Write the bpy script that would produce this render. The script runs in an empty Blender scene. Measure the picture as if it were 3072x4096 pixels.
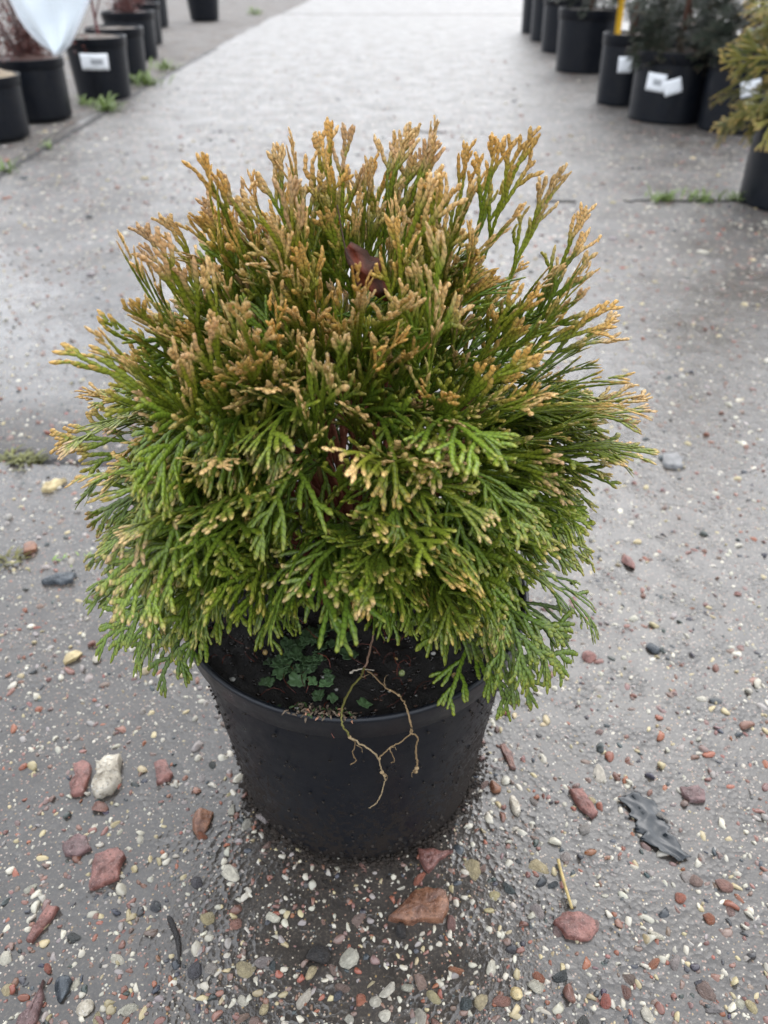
import bpy, math, random
import numpy as np
from mathutils import Vector

random.seed(7)
rng = np.random.default_rng(11)
R_ = math.radians
scene = bpy.context.scene
COL = scene.collection

# ------------------------------------------------------------------ camera
cam_d = bpy.data.cameras.new("camera")
cam = bpy.data.objects.new("camera", cam_d)
COL.objects.link(cam)
scene.camera = cam
CAM = Vector((0.0368, -0.4368, 0.5977))
PITCH, YAW = 0.6335, -0.0322
fw = Vector((math.sin(YAW) * math.cos(PITCH), math.cos(YAW) * math.cos(PITCH), -math.sin(PITCH)))
cam.location = CAM
cam.rotation_euler = fw.to_track_quat('-Z', 'Y').to_euler()
cam_d.sensor_fit = 'VERTICAL'
cam_d.sensor_height = 32.0
cam_d.sensor_width = 24.0
cam_d.lens = 32.0 * 3076 / 4096
cam_d.clip_start = 0.02
cam_d.clip_end = 500
cam_d.dof.use_dof = True
cam_d.dof.focus_distance = 0.48
cam_d.dof.aperture_fstop = cam_d.lens / 1000 / 0.0034   # entrance pupil of about 3 mm

# ------------------------------------------------------------------ overcast sky, weak wide sun, exposure
world = bpy.data.worlds.new("World")
scene.world = world
world.use_nodes = True
wn, wl = world.node_tree.nodes, world.node_tree.links
wn.clear()
wo = wn.new("ShaderNodeOutputWorld")
wb = wn.new("ShaderNodeBackground")
sky = wn.new("ShaderNodeTexSky")
sky.sky_type = 'NISHITA'
sky.sun_disc = False
SUN_EL, SUN_ROT = 48, 20
sky.sun_elevation = R_(SUN_EL)
sky.sun_rotation = R_(SUN_ROT)
sky.air_density = 1.0
sky.dust_density = 4.0
hs = wn.new("ShaderNodeHueSaturation")
hs.inputs["Saturation"].default_value = 0.22
mixw = wn.new("ShaderNodeMixRGB")
mixw.inputs[0].default_value = 0.72
mixw.inputs[2].default_value = (5.75, 6.25, 7.0, 1)      # even cloud layer
wl.new(sky.outputs[0], hs.inputs["Color"])
wl.new(hs.outputs[0], mixw.inputs[1])
wl.new(mixw.outputs[0], wb.inputs["Color"])
wb.inputs["Strength"].default_value = 0.12
wl.new(wb.outputs[0], wo.inputs["Surface"])

sun_d = bpy.data.lights.new("sun", 'SUN')
sun = bpy.data.objects.new("sun", sun_d)
COL.objects.link(sun)
sun_d.energy = 0.6
sun_d.angle = R_(130)
sun_d.color = (1.0, 0.96, 0.9)
az = R_(SUN_ROT)
sdir = Vector((math.sin(az) * math.cos(R_(SUN_EL)), math.cos(az) * math.cos(R_(SUN_EL)), math.sin(R_(SUN_EL))))
sun.rotation_euler = sdir.to_track_quat('Z', 'Y').to_euler()

vs = scene.view_settings
vs.view_transform = 'Standard'
vs.look = 'None'
vs.exposure = 1.70
vs.gamma = 1.0
vs.use_curve_mapping = False
scene.render.engine = 'CYCLES'
scene.cycles.use_denoising = True
scene.cycles.max_bounces = 6
scene.cycles.diffuse_bounces = 3
scene.cycles.glossy_bounces = 3
scene.cycles.transmission_bounces = 4
scene.cycles.transparent_max_bounces = 6


# ------------------------------------------------------------------ material helpers
class NT:
    def __init__(self, name):
        self.m = bpy.data.materials.new(name)
        self.m.use_nodes = True
        self.t = self.m.node_tree
        self.t.nodes.clear()
        self.out = self.n("ShaderNodeOutputMaterial")
        self.b = self.n("ShaderNodeBsdfPrincipled")
        self.l(self.b.outputs[0], self.out.inputs["Surface"])

    def n(self, typ, **kw):
        x = self.t.nodes.new(typ)
        for k, v in kw.items():
            setattr(x, k, v)
        return x

    def l(self, a, b):
        self.t.links.new(a, b)

    def pos(self):
        return self.n("ShaderNodeNewGeometry").outputs["Position"]

    def objco(self):
        return self.n("ShaderNodeTexCoord").outputs["Object"]

    def noise(self, vec, scale, detail=4, rough=0.55, w=None):
        x = self.n("ShaderNodeTexNoise")
        x.inputs["Scale"].default_value = scale
        x.inputs["Detail"].default_value = detail
        x.inputs["Roughness"].default_value = rough
        self.l(vec, x.inputs["Vector"])
        return x.outputs["Fac"]

    def voro(self, vec, scale, feature='F1'):
        x = self.n("ShaderNodeTexVoronoi", feature=feature)
        x.inputs["Scale"].default_value = scale
        self.l(vec, x.inputs["Vector"])
        return x

    def ramp(self, fac, stops, interp='LINEAR'):
        x = self.n("ShaderNodeValToRGB")
        x.color_ramp.interpolation = interp
        e = x.color_ramp.elements
        while len(e) < len(stops):
            e.new(0.5)
        for i, (p, c) in enumerate(stops):
            e[i].position = p
            e[i].color = (c, c, c, 1) if isinstance(c, (int, float)) else (*c, 1)
        self.l(fac, x.inputs[0])
        return x.outputs[0]

    def mix(self, fac, a, b, mode='MIX'):
        x = self.n("ShaderNodeMixRGB", blend_type=mode)
        for i, v in zip((0, 1, 2), (fac, a, b)):
            if hasattr(v, "links"):
                self.l(v, x.inputs[i])
            elif i == 0:
                x.inputs[0].default_value = v
            else:
                x.inputs[i].default_value = (*v, 1)
        return x.outputs[0]

    def math(self, op, a, b=None, c=None):
        x = self.n("ShaderNodeMath", operation=op)
        for i, v in enumerate((a, b, c)):
            if v is None:
                continue
            if hasattr(v, "links"):
                self.l(v, x.inputs[i])
            else:
                x.inputs[i].default_value = v
        return x.outputs[0]

    def bump(self, h, strength=0.5, dist=0.001, prev=None):
        x = self.n("ShaderNodeBump")
        x.inputs["Strength"].default_value = strength
        x.inputs["Distance"].default_value = dist
        self.l(h, x.inputs["Height"])
        if prev is not None:
            self.l(prev, x.inputs["Normal"])
        return x.outputs[0]

    def set(self, **kw):
        for k, v in kw.items():
            i = self.b.inputs[k.replace("_", " ")]
            if hasattr(v, "links"):
                self.l(v, i)
            elif isinstance(v, tuple) and len(v) == 3:
                i.default_value = (*v, 1)
            else:
                i.default_value = v
        return self.m


def attr(nt, name):
    return nt.n("ShaderNodeAttribute", attribute_name=name).outputs["Color"]


# wet aggregate paving
def paving_material(name, base_a, base_b, rough_lo, rough_hi, near_only):
    nt = NT(name)
    p = nt.pos()
    big = nt.noise(p, 2.3, 5, 0.6)
    mid = nt.noise(p, 17, 5, 0.6)
    fine = nt.noise(p, 420, 3, 0.7)
    col = nt.mix(nt.ramp(mid, [(0.35, 0.0), (0.7, 1.0)]), base_a, base_b)
    col = nt.mix(nt.math('MULTIPLY', nt.ramp(big, [(0.4, 0.0), (0.65, 1.0)]), 0.45), col, (0.052, 0.043, 0.036))
    col = nt.mix(nt.math('MULTIPLY', nt.ramp(fine, [(0.5, 0), (0.68, 1)]), 0.5), col, (0.13, 0.105, 0.08))
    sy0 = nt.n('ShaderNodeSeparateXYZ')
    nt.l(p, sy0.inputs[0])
    dist_ramp = nt.n('ShaderNodeMapRange')
    dist_ramp.inputs[1].default_value, dist_ramp.inputs[2].default_value = 0.15, 1.3
    nt.l(sy0.outputs[1], dist_ramp.inputs[0])
    far_sheen = nt.math('MULTIPLY', dist_ramp.outputs[0], nt.ramp(nt.noise(p, 5.5, 6, 0.65), [(0.36, 0.0), (0.62, 0.85)]))
    col = nt.mix(far_sheen, col, (0.118, 0.112, 0.107))  # sky sheen on the far path painted into the colour, patchy by noise
    col = nt.mix(nt.math('MULTIPLY', nt.ramp(nt.noise(p, 48, 5, 0.7), [(0.50, 0), (0.62, 1)]), 0.6), col, (0.022, 0.019, 0.017))
    # sand-sized grains
    v = nt.voro(p, 520)
    sep = nt.n("ShaderNodeSeparateColor")
    nt.l(v.outputs["Color"], sep.inputs[0])
    dot = nt.math('MULTIPLY', nt.math('LESS_THAN', v.outputs["Distance"], 0.42), nt.math('GREATER_THAN', sep.outputs[0], 0.82))
    gcol = nt.ramp(sep.outputs[1], [(0.0, (0.30, 0.26, 0.2)), (0.35, (0.16, 0.06, 0.04)), (0.55, (0.4, 0.37, 0.3)), (0.8, (0.02, 0.02, 0.022)), (1.0, (0.3, 0.2, 0.09))])
    col = nt.mix(dot, col, gcol)
    # pebbles too far away to be pieces of their own
    sy = nt.n("ShaderNodeSeparateXYZ")
    nt.l(p, sy.inputs[0])
    far = nt.n("ShaderNodeMapRange")
    far.inputs[1].default_value, far.inputs[2].default_value = 1.0, 1.6
    nt.l(sy.outputs[1], far.inputs[0])
    v2 = nt.voro(p, 75)
    sep2 = nt.n("ShaderNodeSeparateColor")
    nt.l(v2.outputs["Color"], sep2.inputs[0])
    thr = nt.math('MULTIPLY_ADD', sep2.outputs[2], 0.22, 0.16)
    dot2 = nt.math('MULTIPLY', nt.math('LESS_THAN', v2.outputs["Distance"], thr), nt.math('GREATER_THAN', sep2.outputs[0], 0.30))
    dot2 = nt.math('MULTIPLY', dot2, far.outputs[0])
    pcol = nt.ramp(sep2.outputs[1], [(0.0, (0.5, 0.46, 0.38)), (0.4, (0.3, 0.25, 0.2)), (0.55, (0.25, 0.09, 0.06)), (0.7, (0.03, 0.03, 0.03)), (1.0, (0.42, 0.36, 0.26))])
    col = nt.mix(dot2, col, pcol)
    r = nt.ramp(nt.noise(p, 9, 6, 0.7), [(0.35, rough_lo), (0.7, rough_hi)])
    r = nt.math('ADD', nt.math('MULTIPLY', far.outputs[0], 0.31), r)
    vm = nt.voro(p, 210)
    h0 = nt.bump(nt.math('MULTIPLY', nt.math('POWER', vm.outputs['Distance'], 2.0), nt.ramp(nt.noise(p, 26, 3), [(0.42, 0.0), (0.66, 1.0)])), 0.45, 0.0026)
    h1 = nt.bump(nt.noise(p, 130, 4, 0.6), 0.30, 0.0013, h0)
    h2 = nt.bump(fine, 0.22, 0.0005, h1)
    h3 = nt.bump(nt.math('SUBTRACT', 1.0, v.outputs["Distance"]), 0.2, 0.0004, h2)
    hp = nt.math('MULTIPLY', nt.math('MAXIMUM', nt.math('SUBTRACT', 0.42, v2.outputs['Distance']), 0.0), far.outputs[0])
    h3 = nt.bump(hp, 0.55, 0.006, h3)
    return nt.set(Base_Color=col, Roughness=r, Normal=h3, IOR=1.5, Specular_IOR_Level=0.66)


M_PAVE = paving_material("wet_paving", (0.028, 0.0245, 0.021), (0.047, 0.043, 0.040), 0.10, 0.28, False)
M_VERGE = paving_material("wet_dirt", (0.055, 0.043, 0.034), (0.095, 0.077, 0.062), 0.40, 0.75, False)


def vcol_material(name, rough=0.5, spec=0.5, bump_scale=None, bump_d=0.0004, trans=0.0, bstr=0.6):
    nt = NT(name)
    c = attr(nt, "Col")
    kw = dict(Base_Color=c, Roughness=rough, Specular_IOR_Level=spec)
    if bump_scale:
        kw["Normal"] = nt.bump(nt.noise(nt.objco(), bump_scale, 3, 0.6), bstr, bump_d)
    m = nt.set(**kw)
    if trans > 0:
        tr = nt.n("ShaderNodeBsdfTranslucent")
        nt.l(c, tr.inputs[0])
        mx = nt.n("ShaderNodeMixShader")
        mx.inputs[0].default_value = trans
        nt.l(nt.b.outputs[0], mx.inputs[1])
        nt.l(tr.outputs[0], mx.inputs[2])
        nt.l(mx.outputs[0], nt.out.inputs[0])
    return m


def foliage_material():
    """scale-leaf foliage: colour from the plant, overlapping scales as fine relief along each shoot"""
    nt = NT("scale_foliage")
    c = attr(nt, "Col")
    uv = nt.n("ShaderNodeUVMap", uv_map="UVMap").outputs[0]
    s = nt.n("ShaderNodeSeparateXYZ")
    nt.l(uv, s.inputs[0])
    # pairs of scales: saw tooth along the shoot, offset on the flanks
    zig = nt.math('PINGPONG', s.outputs[1], 0.25)
    saw = nt.math('FRACT', nt.math('ADD', s.outputs[0], nt.math('MULTIPLY', zig, 2.0)))
    dark = nt.ramp(saw, [(0.0, 0.40), (0.24, 1.0), (0.75, 1.15), (1.0, 0.65)])
    c2 = nt.mix(1.0, c, dark, 'MULTIPLY')
    ns = nt.noise(nt.objco(), 900, 2, 0.5)
    nrm = nt.bump(saw, 0.9, 0.0006)
    nrm = nt.bump(ns, 0.4, 0.0004, nrm)
    m = nt.set(Base_Color=c2, Roughness=0.30, Specular_IOR_Level=0.55, Normal=nrm)
    tr = nt.n("ShaderNodeBsdfTranslucent")
    nt.l(c2, tr.inputs[0])
    mx = nt.n("ShaderNodeMixShader")
    mx.inputs[0].default_value = 0.35
    nt.l(nt.b.outputs[0], mx.inputs[1])
    nt.l(tr.outputs[0], mx.inputs[2])
    nt.l(mx.outputs[0], nt.out.inputs[0])
    return m


M_FOL = foliage_material()
M_PEB = vcol_material("wet_gravel", 0.20, 0.5, 380, 0.0007)
M_LEAF = vcol_material("small_leaves", 0.45, 0.45, None, trans=0.2)
M_BARK = vcol_material("flaky_bark", 0.7, 0.3, 300, 0.002, bstr=1.0)
M_DRY = vcol_material("dry_stem", 0.65, 0.3, 500, 0.0006)


def stone_object_material():
    nt = NT("wet_stone")
    oi = nt.n("ShaderNodeObjectInfo")
    p = nt.objco()
    n = nt.noise(p, 1.6, 5, 0.65)
    c = nt.mix(1.0, oi.outputs["Color"], nt.ramp(n, [(0.3, 0.62), (0.7, 1.25)]), 'MULTIPLY')
    return nt.set(Base_Color=c, Roughness=0.3, Specular_IOR_Level=0.5, Normal=nt.bump(nt.noise(p, 5, 4), 0.5, 0.12))


M_STONE = stone_object_material()


def rock_material(name, a, b, rough=0.38, scale=120, d=0.0015):
    nt = NT(name)
    p = nt.objco()
    n = nt.noise(p, scale, 6, 0.65)
    n2 = nt.noise(p, scale * 4, 3, 0.6)
    c = nt.mix(nt.ramp(n, [(0.38, 0), (0.62, 1)]), tuple(x * 0.75 for x in a), tuple(x * 1.2 for x in b))
    c = nt.mix(nt.math('MULTIPLY', nt.ramp(n2, [(0.53, 0), (0.64, 1)]), 0.7), c, tuple(x * 0.3 for x in a))
    n3 = nt.noise(p, scale * 7, 2, 0.5)
    c = nt.mix(nt.math('MULTIPLY', nt.ramp(n3, [(0.62, 0), (0.68, 1)]), 0.55), c, tuple(min(0.6, x * 1.6 + 0.08) for x in b))
    nr = nt.bump(n2, 0.5, d * 0.5, nt.bump(n, 0.7, d))
    return nt.set(Base_Color=c, Roughness=nt.ramp(n, [(0.3, rough - 0.12), (0.7, rough + 0.12)]), Normal=nr)


M_BRICK = rock_material("brick_red", (0.12, 0.044, 0.034), (0.20, 0.088, 0.070))
M_BRICKO = rock_material("brick_orange", (0.13, 0.052, 0.028), (0.21, 0.10, 0.056))
M_MAUVE = rock_material("mauve_stone", (0.085, 0.044, 0.041), (0.145, 0.085, 0.08))
M_BROWN = rock_material("brown_stone", (0.10, 0.042, 0.030), (0.17, 0.085, 0.062))
M_CREAM = rock_material("cream_stone", (0.30, 0.255, 0.19), (0.48, 0.43, 0.345), 0.6, 90, 0.003)
M_YELLOW = rock_material("yellow_stone", (0.34, 0.25, 0.11), (0.46, 0.37, 0.20), 0.5)
M_SLATE = rock_material("slate", (0.022, 0.028, 0.034), (0.05, 0.058, 0.066), 0.3)
M_GREY = rock_material("grey_stone", (0.10, 0.10, 0.10), (0.2, 0.195, 0.19), 0.35)
M_CLOD = rock_material("wet_soil_clod", (0.010, 0.008, 0.007), (0.022, 0.017, 0.014), 0.6, 200, 0.004)


def plastic_material(name, dirty):
    nt = NT(name)
    p = nt.objco()
    base = (0.0046, 0.0060, 0.0095)
    n = nt.noise(p, 26, 6, 0.65)
    col = nt.mix(nt.ramp(n, [(0.4, 0), (0.75, 1)]), base, (0.0105, 0.011, 0.0125))
    rough = nt.ramp(nt.noise(p, 60, 5, 0.7), [(0.3, 0.24), (0.7, 0.5)])
    nr = nt.bump(nt.noise(p, 500, 3, 0.6), 0.12, 0.0004)
    if dirty:
        s = nt.n("ShaderNodeSeparateXYZ")
        nt.l(p, s.inputs[0])
        low = nt.n("ShaderNodeMapRange")
        low.inputs[1].default_value, low.inputs[2].default_value = 0.16, 0.0
        nt.l(s.outputs[2], low.inputs[0])
        side = nt.math('ABSOLUTE', s.outputs[0])
        sm = nt.n("ShaderNodeMapRange")
        sm.inputs[1].default_value, sm.inputs[2].default_value = 0.055, 0.12
        nt.l(side, sm.inputs[0])
        amt = nt.math('ADD', nt.math('MULTIPLY', low.outputs[0], 0.5), nt.math('MULTIPLY', sm.outputs[0], 0.35))
        sp = nt.noise(p, 190, 5, 0.75)
        k = nt.math('GREATER_THAN', nt.math('ADD', sp, nt.math('MULTIPLY', amt, 0.42)), 0.66)
        col = nt.mix(nt.math('MULTIPLY', k, 0.85), col, (0.020, 0.0145, 0.011))
        rough = nt.mix(k, rough, (0.75, 0.75, 0.75))
        nr = nt.bump(k, 0.5, 0.0008, nr)
    return nt.set(Base_Color=col, Roughness=rough, Normal=nr, Specular_IOR_Level=0.22)


M_POT = plastic_material("black_plastic_muddy", True)
M_POTB = plastic_material("black_plastic", False)
M_RIM = plastic_material("black_plastic_rim", False)
M_RIM.node_tree.nodes["Principled BSDF"].inputs["Specular IOR Level"].default_value = 0.38


def simple(name, col, rough=0.5, spec=0.5, nscale=0, namp=0.3):
    nt = NT(name)
    c = col
    if nscale:
        n = nt.noise(nt.objco(), nscale, 4, 0.6)
        c = nt.mix(nt.ramp(n, [(0.3, 0), (0.7, 1)]), tuple(x * (1 - namp) for x in col), tuple(min(1, x * (1 + namp)) for x in col))
    return nt.set(Base_Color=c, Roughness=rough, Specular_IOR_Level=spec)


M_LABEL = simple("white_label", (0.78, 0.79, 0.80), 0.45, 0.4, 40, 0.05)
M_PRINT = simple("grey_print", (0.33, 0.34, 0.35), 0.5)
M_STAKE = simple("yellow_plastic", (0.72, 0.40, 0.012), 0.4, 0.5, 30, 0.1)
M_PINK = simple("lilac_tag", (0.42, 0.33, 0.42), 0.45, 0.5, 30, 0.1)
M_STRAWC = simple("straw_dry", (0.36, 0.27, 0.11), 0.5, 0.4, 200, 0.35)
M_BEAD = simple("resin_bead", (0.36, 0.24, 0.085), 0.25, 0.6, 300, 0.25)
M_BEADG = simple("resin_bead_pale", (0.32, 0.36, 0.14), 0.25, 0.6, 300, 0.25)


def soil_material(name, a, b, fleck=(0.09, 0.06, 0.035)):
    nt = NT(name)
    p = nt.objco()
    n = nt.noise(p, 150, 6, 0.75)
    n2 = nt.noise(p, 620, 3, 0.7)
    c = nt.mix(nt.ramp(n, [(0.35, 0), (0.7, 1)]), a, b)
    c = nt.mix(nt.math('MULTIPLY', nt.ramp(n2, [(0.62, 0), (0.72, 1)]), 0.5), c, fleck)
    nr = nt.bump(n2, 0.8, 0.0012, nt.bump(n, 1.0, 0.004))
    return nt.set(Base_Color=c, Roughness=0.55, Normal=nr, Specular_IOR_Level=0.4)


M_SOIL = soil_material("peat_soil", (0.009, 0.0075, 0.0065), (0.021, 0.0165, 0.013))
M_SOILB = soil_material("mulch_soil", (0.04, 0.026, 0.018), (0.10, 0.07, 0.045), (0.3, 0.22, 0.13))
M_SOILR = soil_material("red_leaf_soil", (0.045, 0.02, 0.016), (0.10, 0.05, 0.038), (0.16, 0.09, 0.06))
M_SOILT = soil_material("straw_soil", (0.18, 0.13, 0.08), (0.42, 0.33, 0.22), (0.5, 0.42, 0.3))


def film_material(name, col, a, rough):
    nt = NT(name)
    p = nt.objco()
    m = nt.set(Base_Color=col, Roughness=rough, Specular_IOR_Level=0.6, Normal=nt.bump(nt.noise(p, 14, 4), 0.4, 0.01))
    tr = nt.n("ShaderNodeBsdfTranslucent")
    tr.inputs[0].default_value = (*col, 1)
    mx = nt.n("ShaderNodeMixShader")
    mx.inputs[0].default_value = a
    nt.l(nt.b.outputs[0], mx.inputs[1])
    nt.l(tr.outputs[0], mx.inputs[2])
    nt.l(mx.outputs[0], nt.out.inputs[0])
    return m


M_FILM = film_material("milky_plastic", (0.80, 0.85, 0.88), 0.25, 0.35)
M_FLEECE = film_material("white_fleece", (0.80, 0.82, 0.84), 0.35, 0.7)
M_BLACKFILM = film_material("black_film", (0.010, 0.013, 0.016), 0.0, 0.16)


# ------------------------------------------------------------------ mesh helpers
def link(o, parent=None):
    COL.objects.link(o)
    if parent is not None:
        o.parent = parent
    return o


def mesh_obj(name, V, F, mat, parent=None, col=None, uv=None, smooth=True):
    """V (n,3), F (m,3) triangles (numpy); col per vertex (n,3); uv per vertex (n,2)"""
    V = np.ascontiguousarray(V, dtype=np.float32)
    F = np.ascontiguousarray(F, dtype=np.int32)
    me = bpy.data.meshes.new(name)
    me.vertices.add(len(V))
    me.vertices.foreach_set("co", V.ravel())
    me.loops.add(F.size)
    me.loops.foreach_set("vertex_index", F.ravel())
    me.polygons.add(len(F))
    me.polygons.foreach_set("loop_start", np.arange(0, F.size, 3, dtype=np.int32))
    me.polygons.foreach_set("loop_total", np.full(len(F), 3, dtype=np.int32))
    if smooth:
        me.polygons.foreach_set("use_smooth", np.ones(len(F), dtype=bool))
    me.update(calc_edges=True)
    if col is not None:
        a = me.color_attributes.new("Col", 'FLOAT_COLOR', 'POINT')
        c4 = np.ones((len(V), 4), dtype=np.float32)
        c4[:, :3] = col
        a.data.foreach_set("color", c4.ravel())
    if uv is not None:
        l = me.uv_layers.new(name="UVMap")
        l.data.foreach_set("uv", np.ascontiguousarray(uv[F.ravel()], dtype=np.float32).ravel())
    if mat is not None:
        me.materials.append(mat)
    return link(bpy.data.objects.new(name, me), parent)


def empty(name, loc=(0, 0, 0), rz=0.0):
    o = bpy.data.objects.new(name, None)
    o.location = loc
    o.rotation_euler = (0, 0, rz)
    o.empty_display_size = 0.05
    return link(o)


def tag(o, label=None, cat=None, group=None, kind=None):
    if label:
        o["label"] = label
    if cat:
        o["category"] = cat
    if group:
        o["group"] = group
    if kind:
        o["kind"] = kind
    return o


def merge(parts):
    """list of (V,F[,col[,uv]]) -> joined"""
    n = 0
    Vs, Fs, Cs, Us = [], [], [], []
    for pt in parts:
        Vs.append(pt[0])
        Fs.append(pt[1] + n)
        if len(pt) > 2 and pt[2] is not None:
            Cs.append(np.broadcast_to(pt[2], (len(pt[0]), 3)))
        if len(pt) > 3 and pt[3] is not None:
            Us.append(pt[3])
        n += len(pt[0])
    return (np.concatenate(Vs), np.concatenate(Fs), np.concatenate(Cs) if Cs else None, np.concatenate(Us) if Us else None)


def unit(v):
    v = np.asarray(v, float)
    return v / (np.linalg.norm(v, axis=-1, keepdims=True) + 1e-12)


def grid_faces(nu, nv, closed_u=False):
    """vertices laid out [v][u]"""
    F = []
    for j in range(nv - 1):
        for i in range(nu if closed_u else nu - 1):
            a = j * nu + i
            b = j * nu + (i + 1) % nu
            F += [(a, b, b + nu), (a, b + nu, a + nu)]
    return np.array(F, dtype=np.int32)


def tube(pts, rad, sides=6, cap=True, flat=1.0):
    """tube along 3-D points with a radius for each"""
    P = np.asarray(pts, float)
    n = len(P)
    rad = np.broadcast_to(np.asarray(rad, float), (n,))
    T = unit(np.gradient(P, axis=0))
    ref = np.array([0.0, 0.0, 1.0]) if abs(T[0][2]) < 0.85 else np.array([1.0, 0, 0])
    A = unit(np.cross(T, ref))
    B = np.cross(A, T)
    a = np.arange(sides) * 2 * math.pi / sides
    V = (P[:, None, :] + rad[:, None, None] * (np.cos(a)[None, :, None] * A[:, None, :] + flat * np.sin(a)[None, :, None] * B[:, None, :])).reshape(-1, 3)
    F = grid_faces(sides, n, True)
    if cap:
        V = np.vstack([V, P[0], P[-1]])
        c0, c1 = len(V) - 2, len(V) - 1
        e = []
        for i in range(sides):
            j = (i + 1) % sides
            e += [(c0, j, i), (c1, (n - 1) * sides + i, (n - 1) * sides + j)]
        F = np.vstack([F, np.array(e, dtype=np.int32)])
    return V, F


def smooth_path(pts, n=24):
    """Catmull-Rom through the points"""
    P = np.asarray(pts, float)
    Q = np.vstack([2 * P[0] - P[1], P, 2 * P[-1] - P[-2]])
    out = []
    seg = len(P) - 1
    for t in np.linspace(0, seg - 1e-6, n):
        i = int(t)
        f = t - i
        p0, p1, p2, p3 = Q[i], Q[i + 1], Q[i + 2], Q[i + 3]
        out.append(0.5 * (2 * p1 + (p2 - p0) * f + (2 * p0 - 5 * p1 + 4 * p2 - p3) * f * f + (3 * p1 - p0 - 3 * p2 + p3) * f ** 3))
    return np.array(out)


def lathe(profile, sides=64):
    """profile [(r,z)] -> closed ring surface"""
    a = np.arange(sides) * 2 * math.pi / sides
    V = np.concatenate([np.stack([r * np.cos(a), r * np.sin(a), np.full(sides, z)], -1) for r, z in profile])
    return V, grid_faces(sides, len(profile), True)


def ico(sub):
    t = (1 + 5 ** 0.5) / 2
    V = [(-1, t, 0), (1, t, 0), (-1, -t, 0), (1, -t, 0), (0, -1, t), (0, 1, t), (0, -1, -t), (0, 1, -t), (t, 0, -1), (t, 0, 1), (-t, 0, -1), (-t, 0, 1)]
    F = [(0, 11, 5), (0, 5, 1), (0, 1, 7), (0, 7, 10), (0, 10, 11), (1, 5, 9), (5, 11, 4), (11, 10, 2), (10, 7, 6), (7, 1, 8), (3, 9, 4), (3, 4, 2), (3, 2, 6), (3, 6, 8), (3, 8, 9), (4, 9, 5), (2, 4, 11), (6, 2, 10), (8, 6, 7), (9, 8, 1)]
    V = [tuple(unit(v)) for v in V]
    for _ in range(sub):
        mid = {}
        F2 = []

        def m(a, b):
            k = (min(a, b), max(a, b))
            if k not in mid:
                V.append(tuple(unit((np.array(V[a]) + np.array(V[b])) / 2)))
                mid[k] = len(V) - 1
            return mid[k]
        for a, b, c in F:
            x, y, z = m(a, b), m(b, c), m(c, a)
            F2 += [(a, x, z), (b, y, x), (c, z, y), (x, y, z)]
        F = F2
    return np.array(V), np.array(F, dtype=np.int32)


ICO0, ICO1, ICO2, ICO3 = ico(0), ico(1), ico(2), ico(3)


def lumpy(base, r, amp=0.22, planes=0):
    """irregular stone of unit size: low-frequency lumps, optional broken facets"""
    V, F = base
    V = V.copy()
    for _ in range(5):
        d = unit(r.normal(size=3))
        V *= (1 + amp * r.uniform(-1, 1) * np.maximum(0, V @ d)[:, None])
    for _ in range(planes):
        d = unit(r.normal(size=3) * np.array([1, 1, 0.6]))
        h = r.uniform(0.45, 0.8)
        s = V @ d
        V = V - np.maximum(0, s - h)[:, None] * d * 0.94
    return V, F


# ------------------------------------------------------------------ the ground: dirt sheet, paving slabs with open joints, stones
ground = empty("ground")
tag(ground, "wet grey brown concrete yard ground studded with small pebbles", None, None, "structure")

g = 90.0
mesh_obj("dirt_sheet", [(-g, -g, -0.011), (g, -g, -0.011), (g, g, -0.011), (-g, g, -0.011)], [(0, 1, 2), (0, 2, 3)], M_VERGE, ground, smooth=False)


def wobble(t, s, amp):
    return amp * (math.sin(t * 9.1 + s) + 0.6 * math.sin(t * 23.7 + 2.1 * s) + 0.45 * math.sin(t * 61.3 + 3.3 * s))


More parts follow.
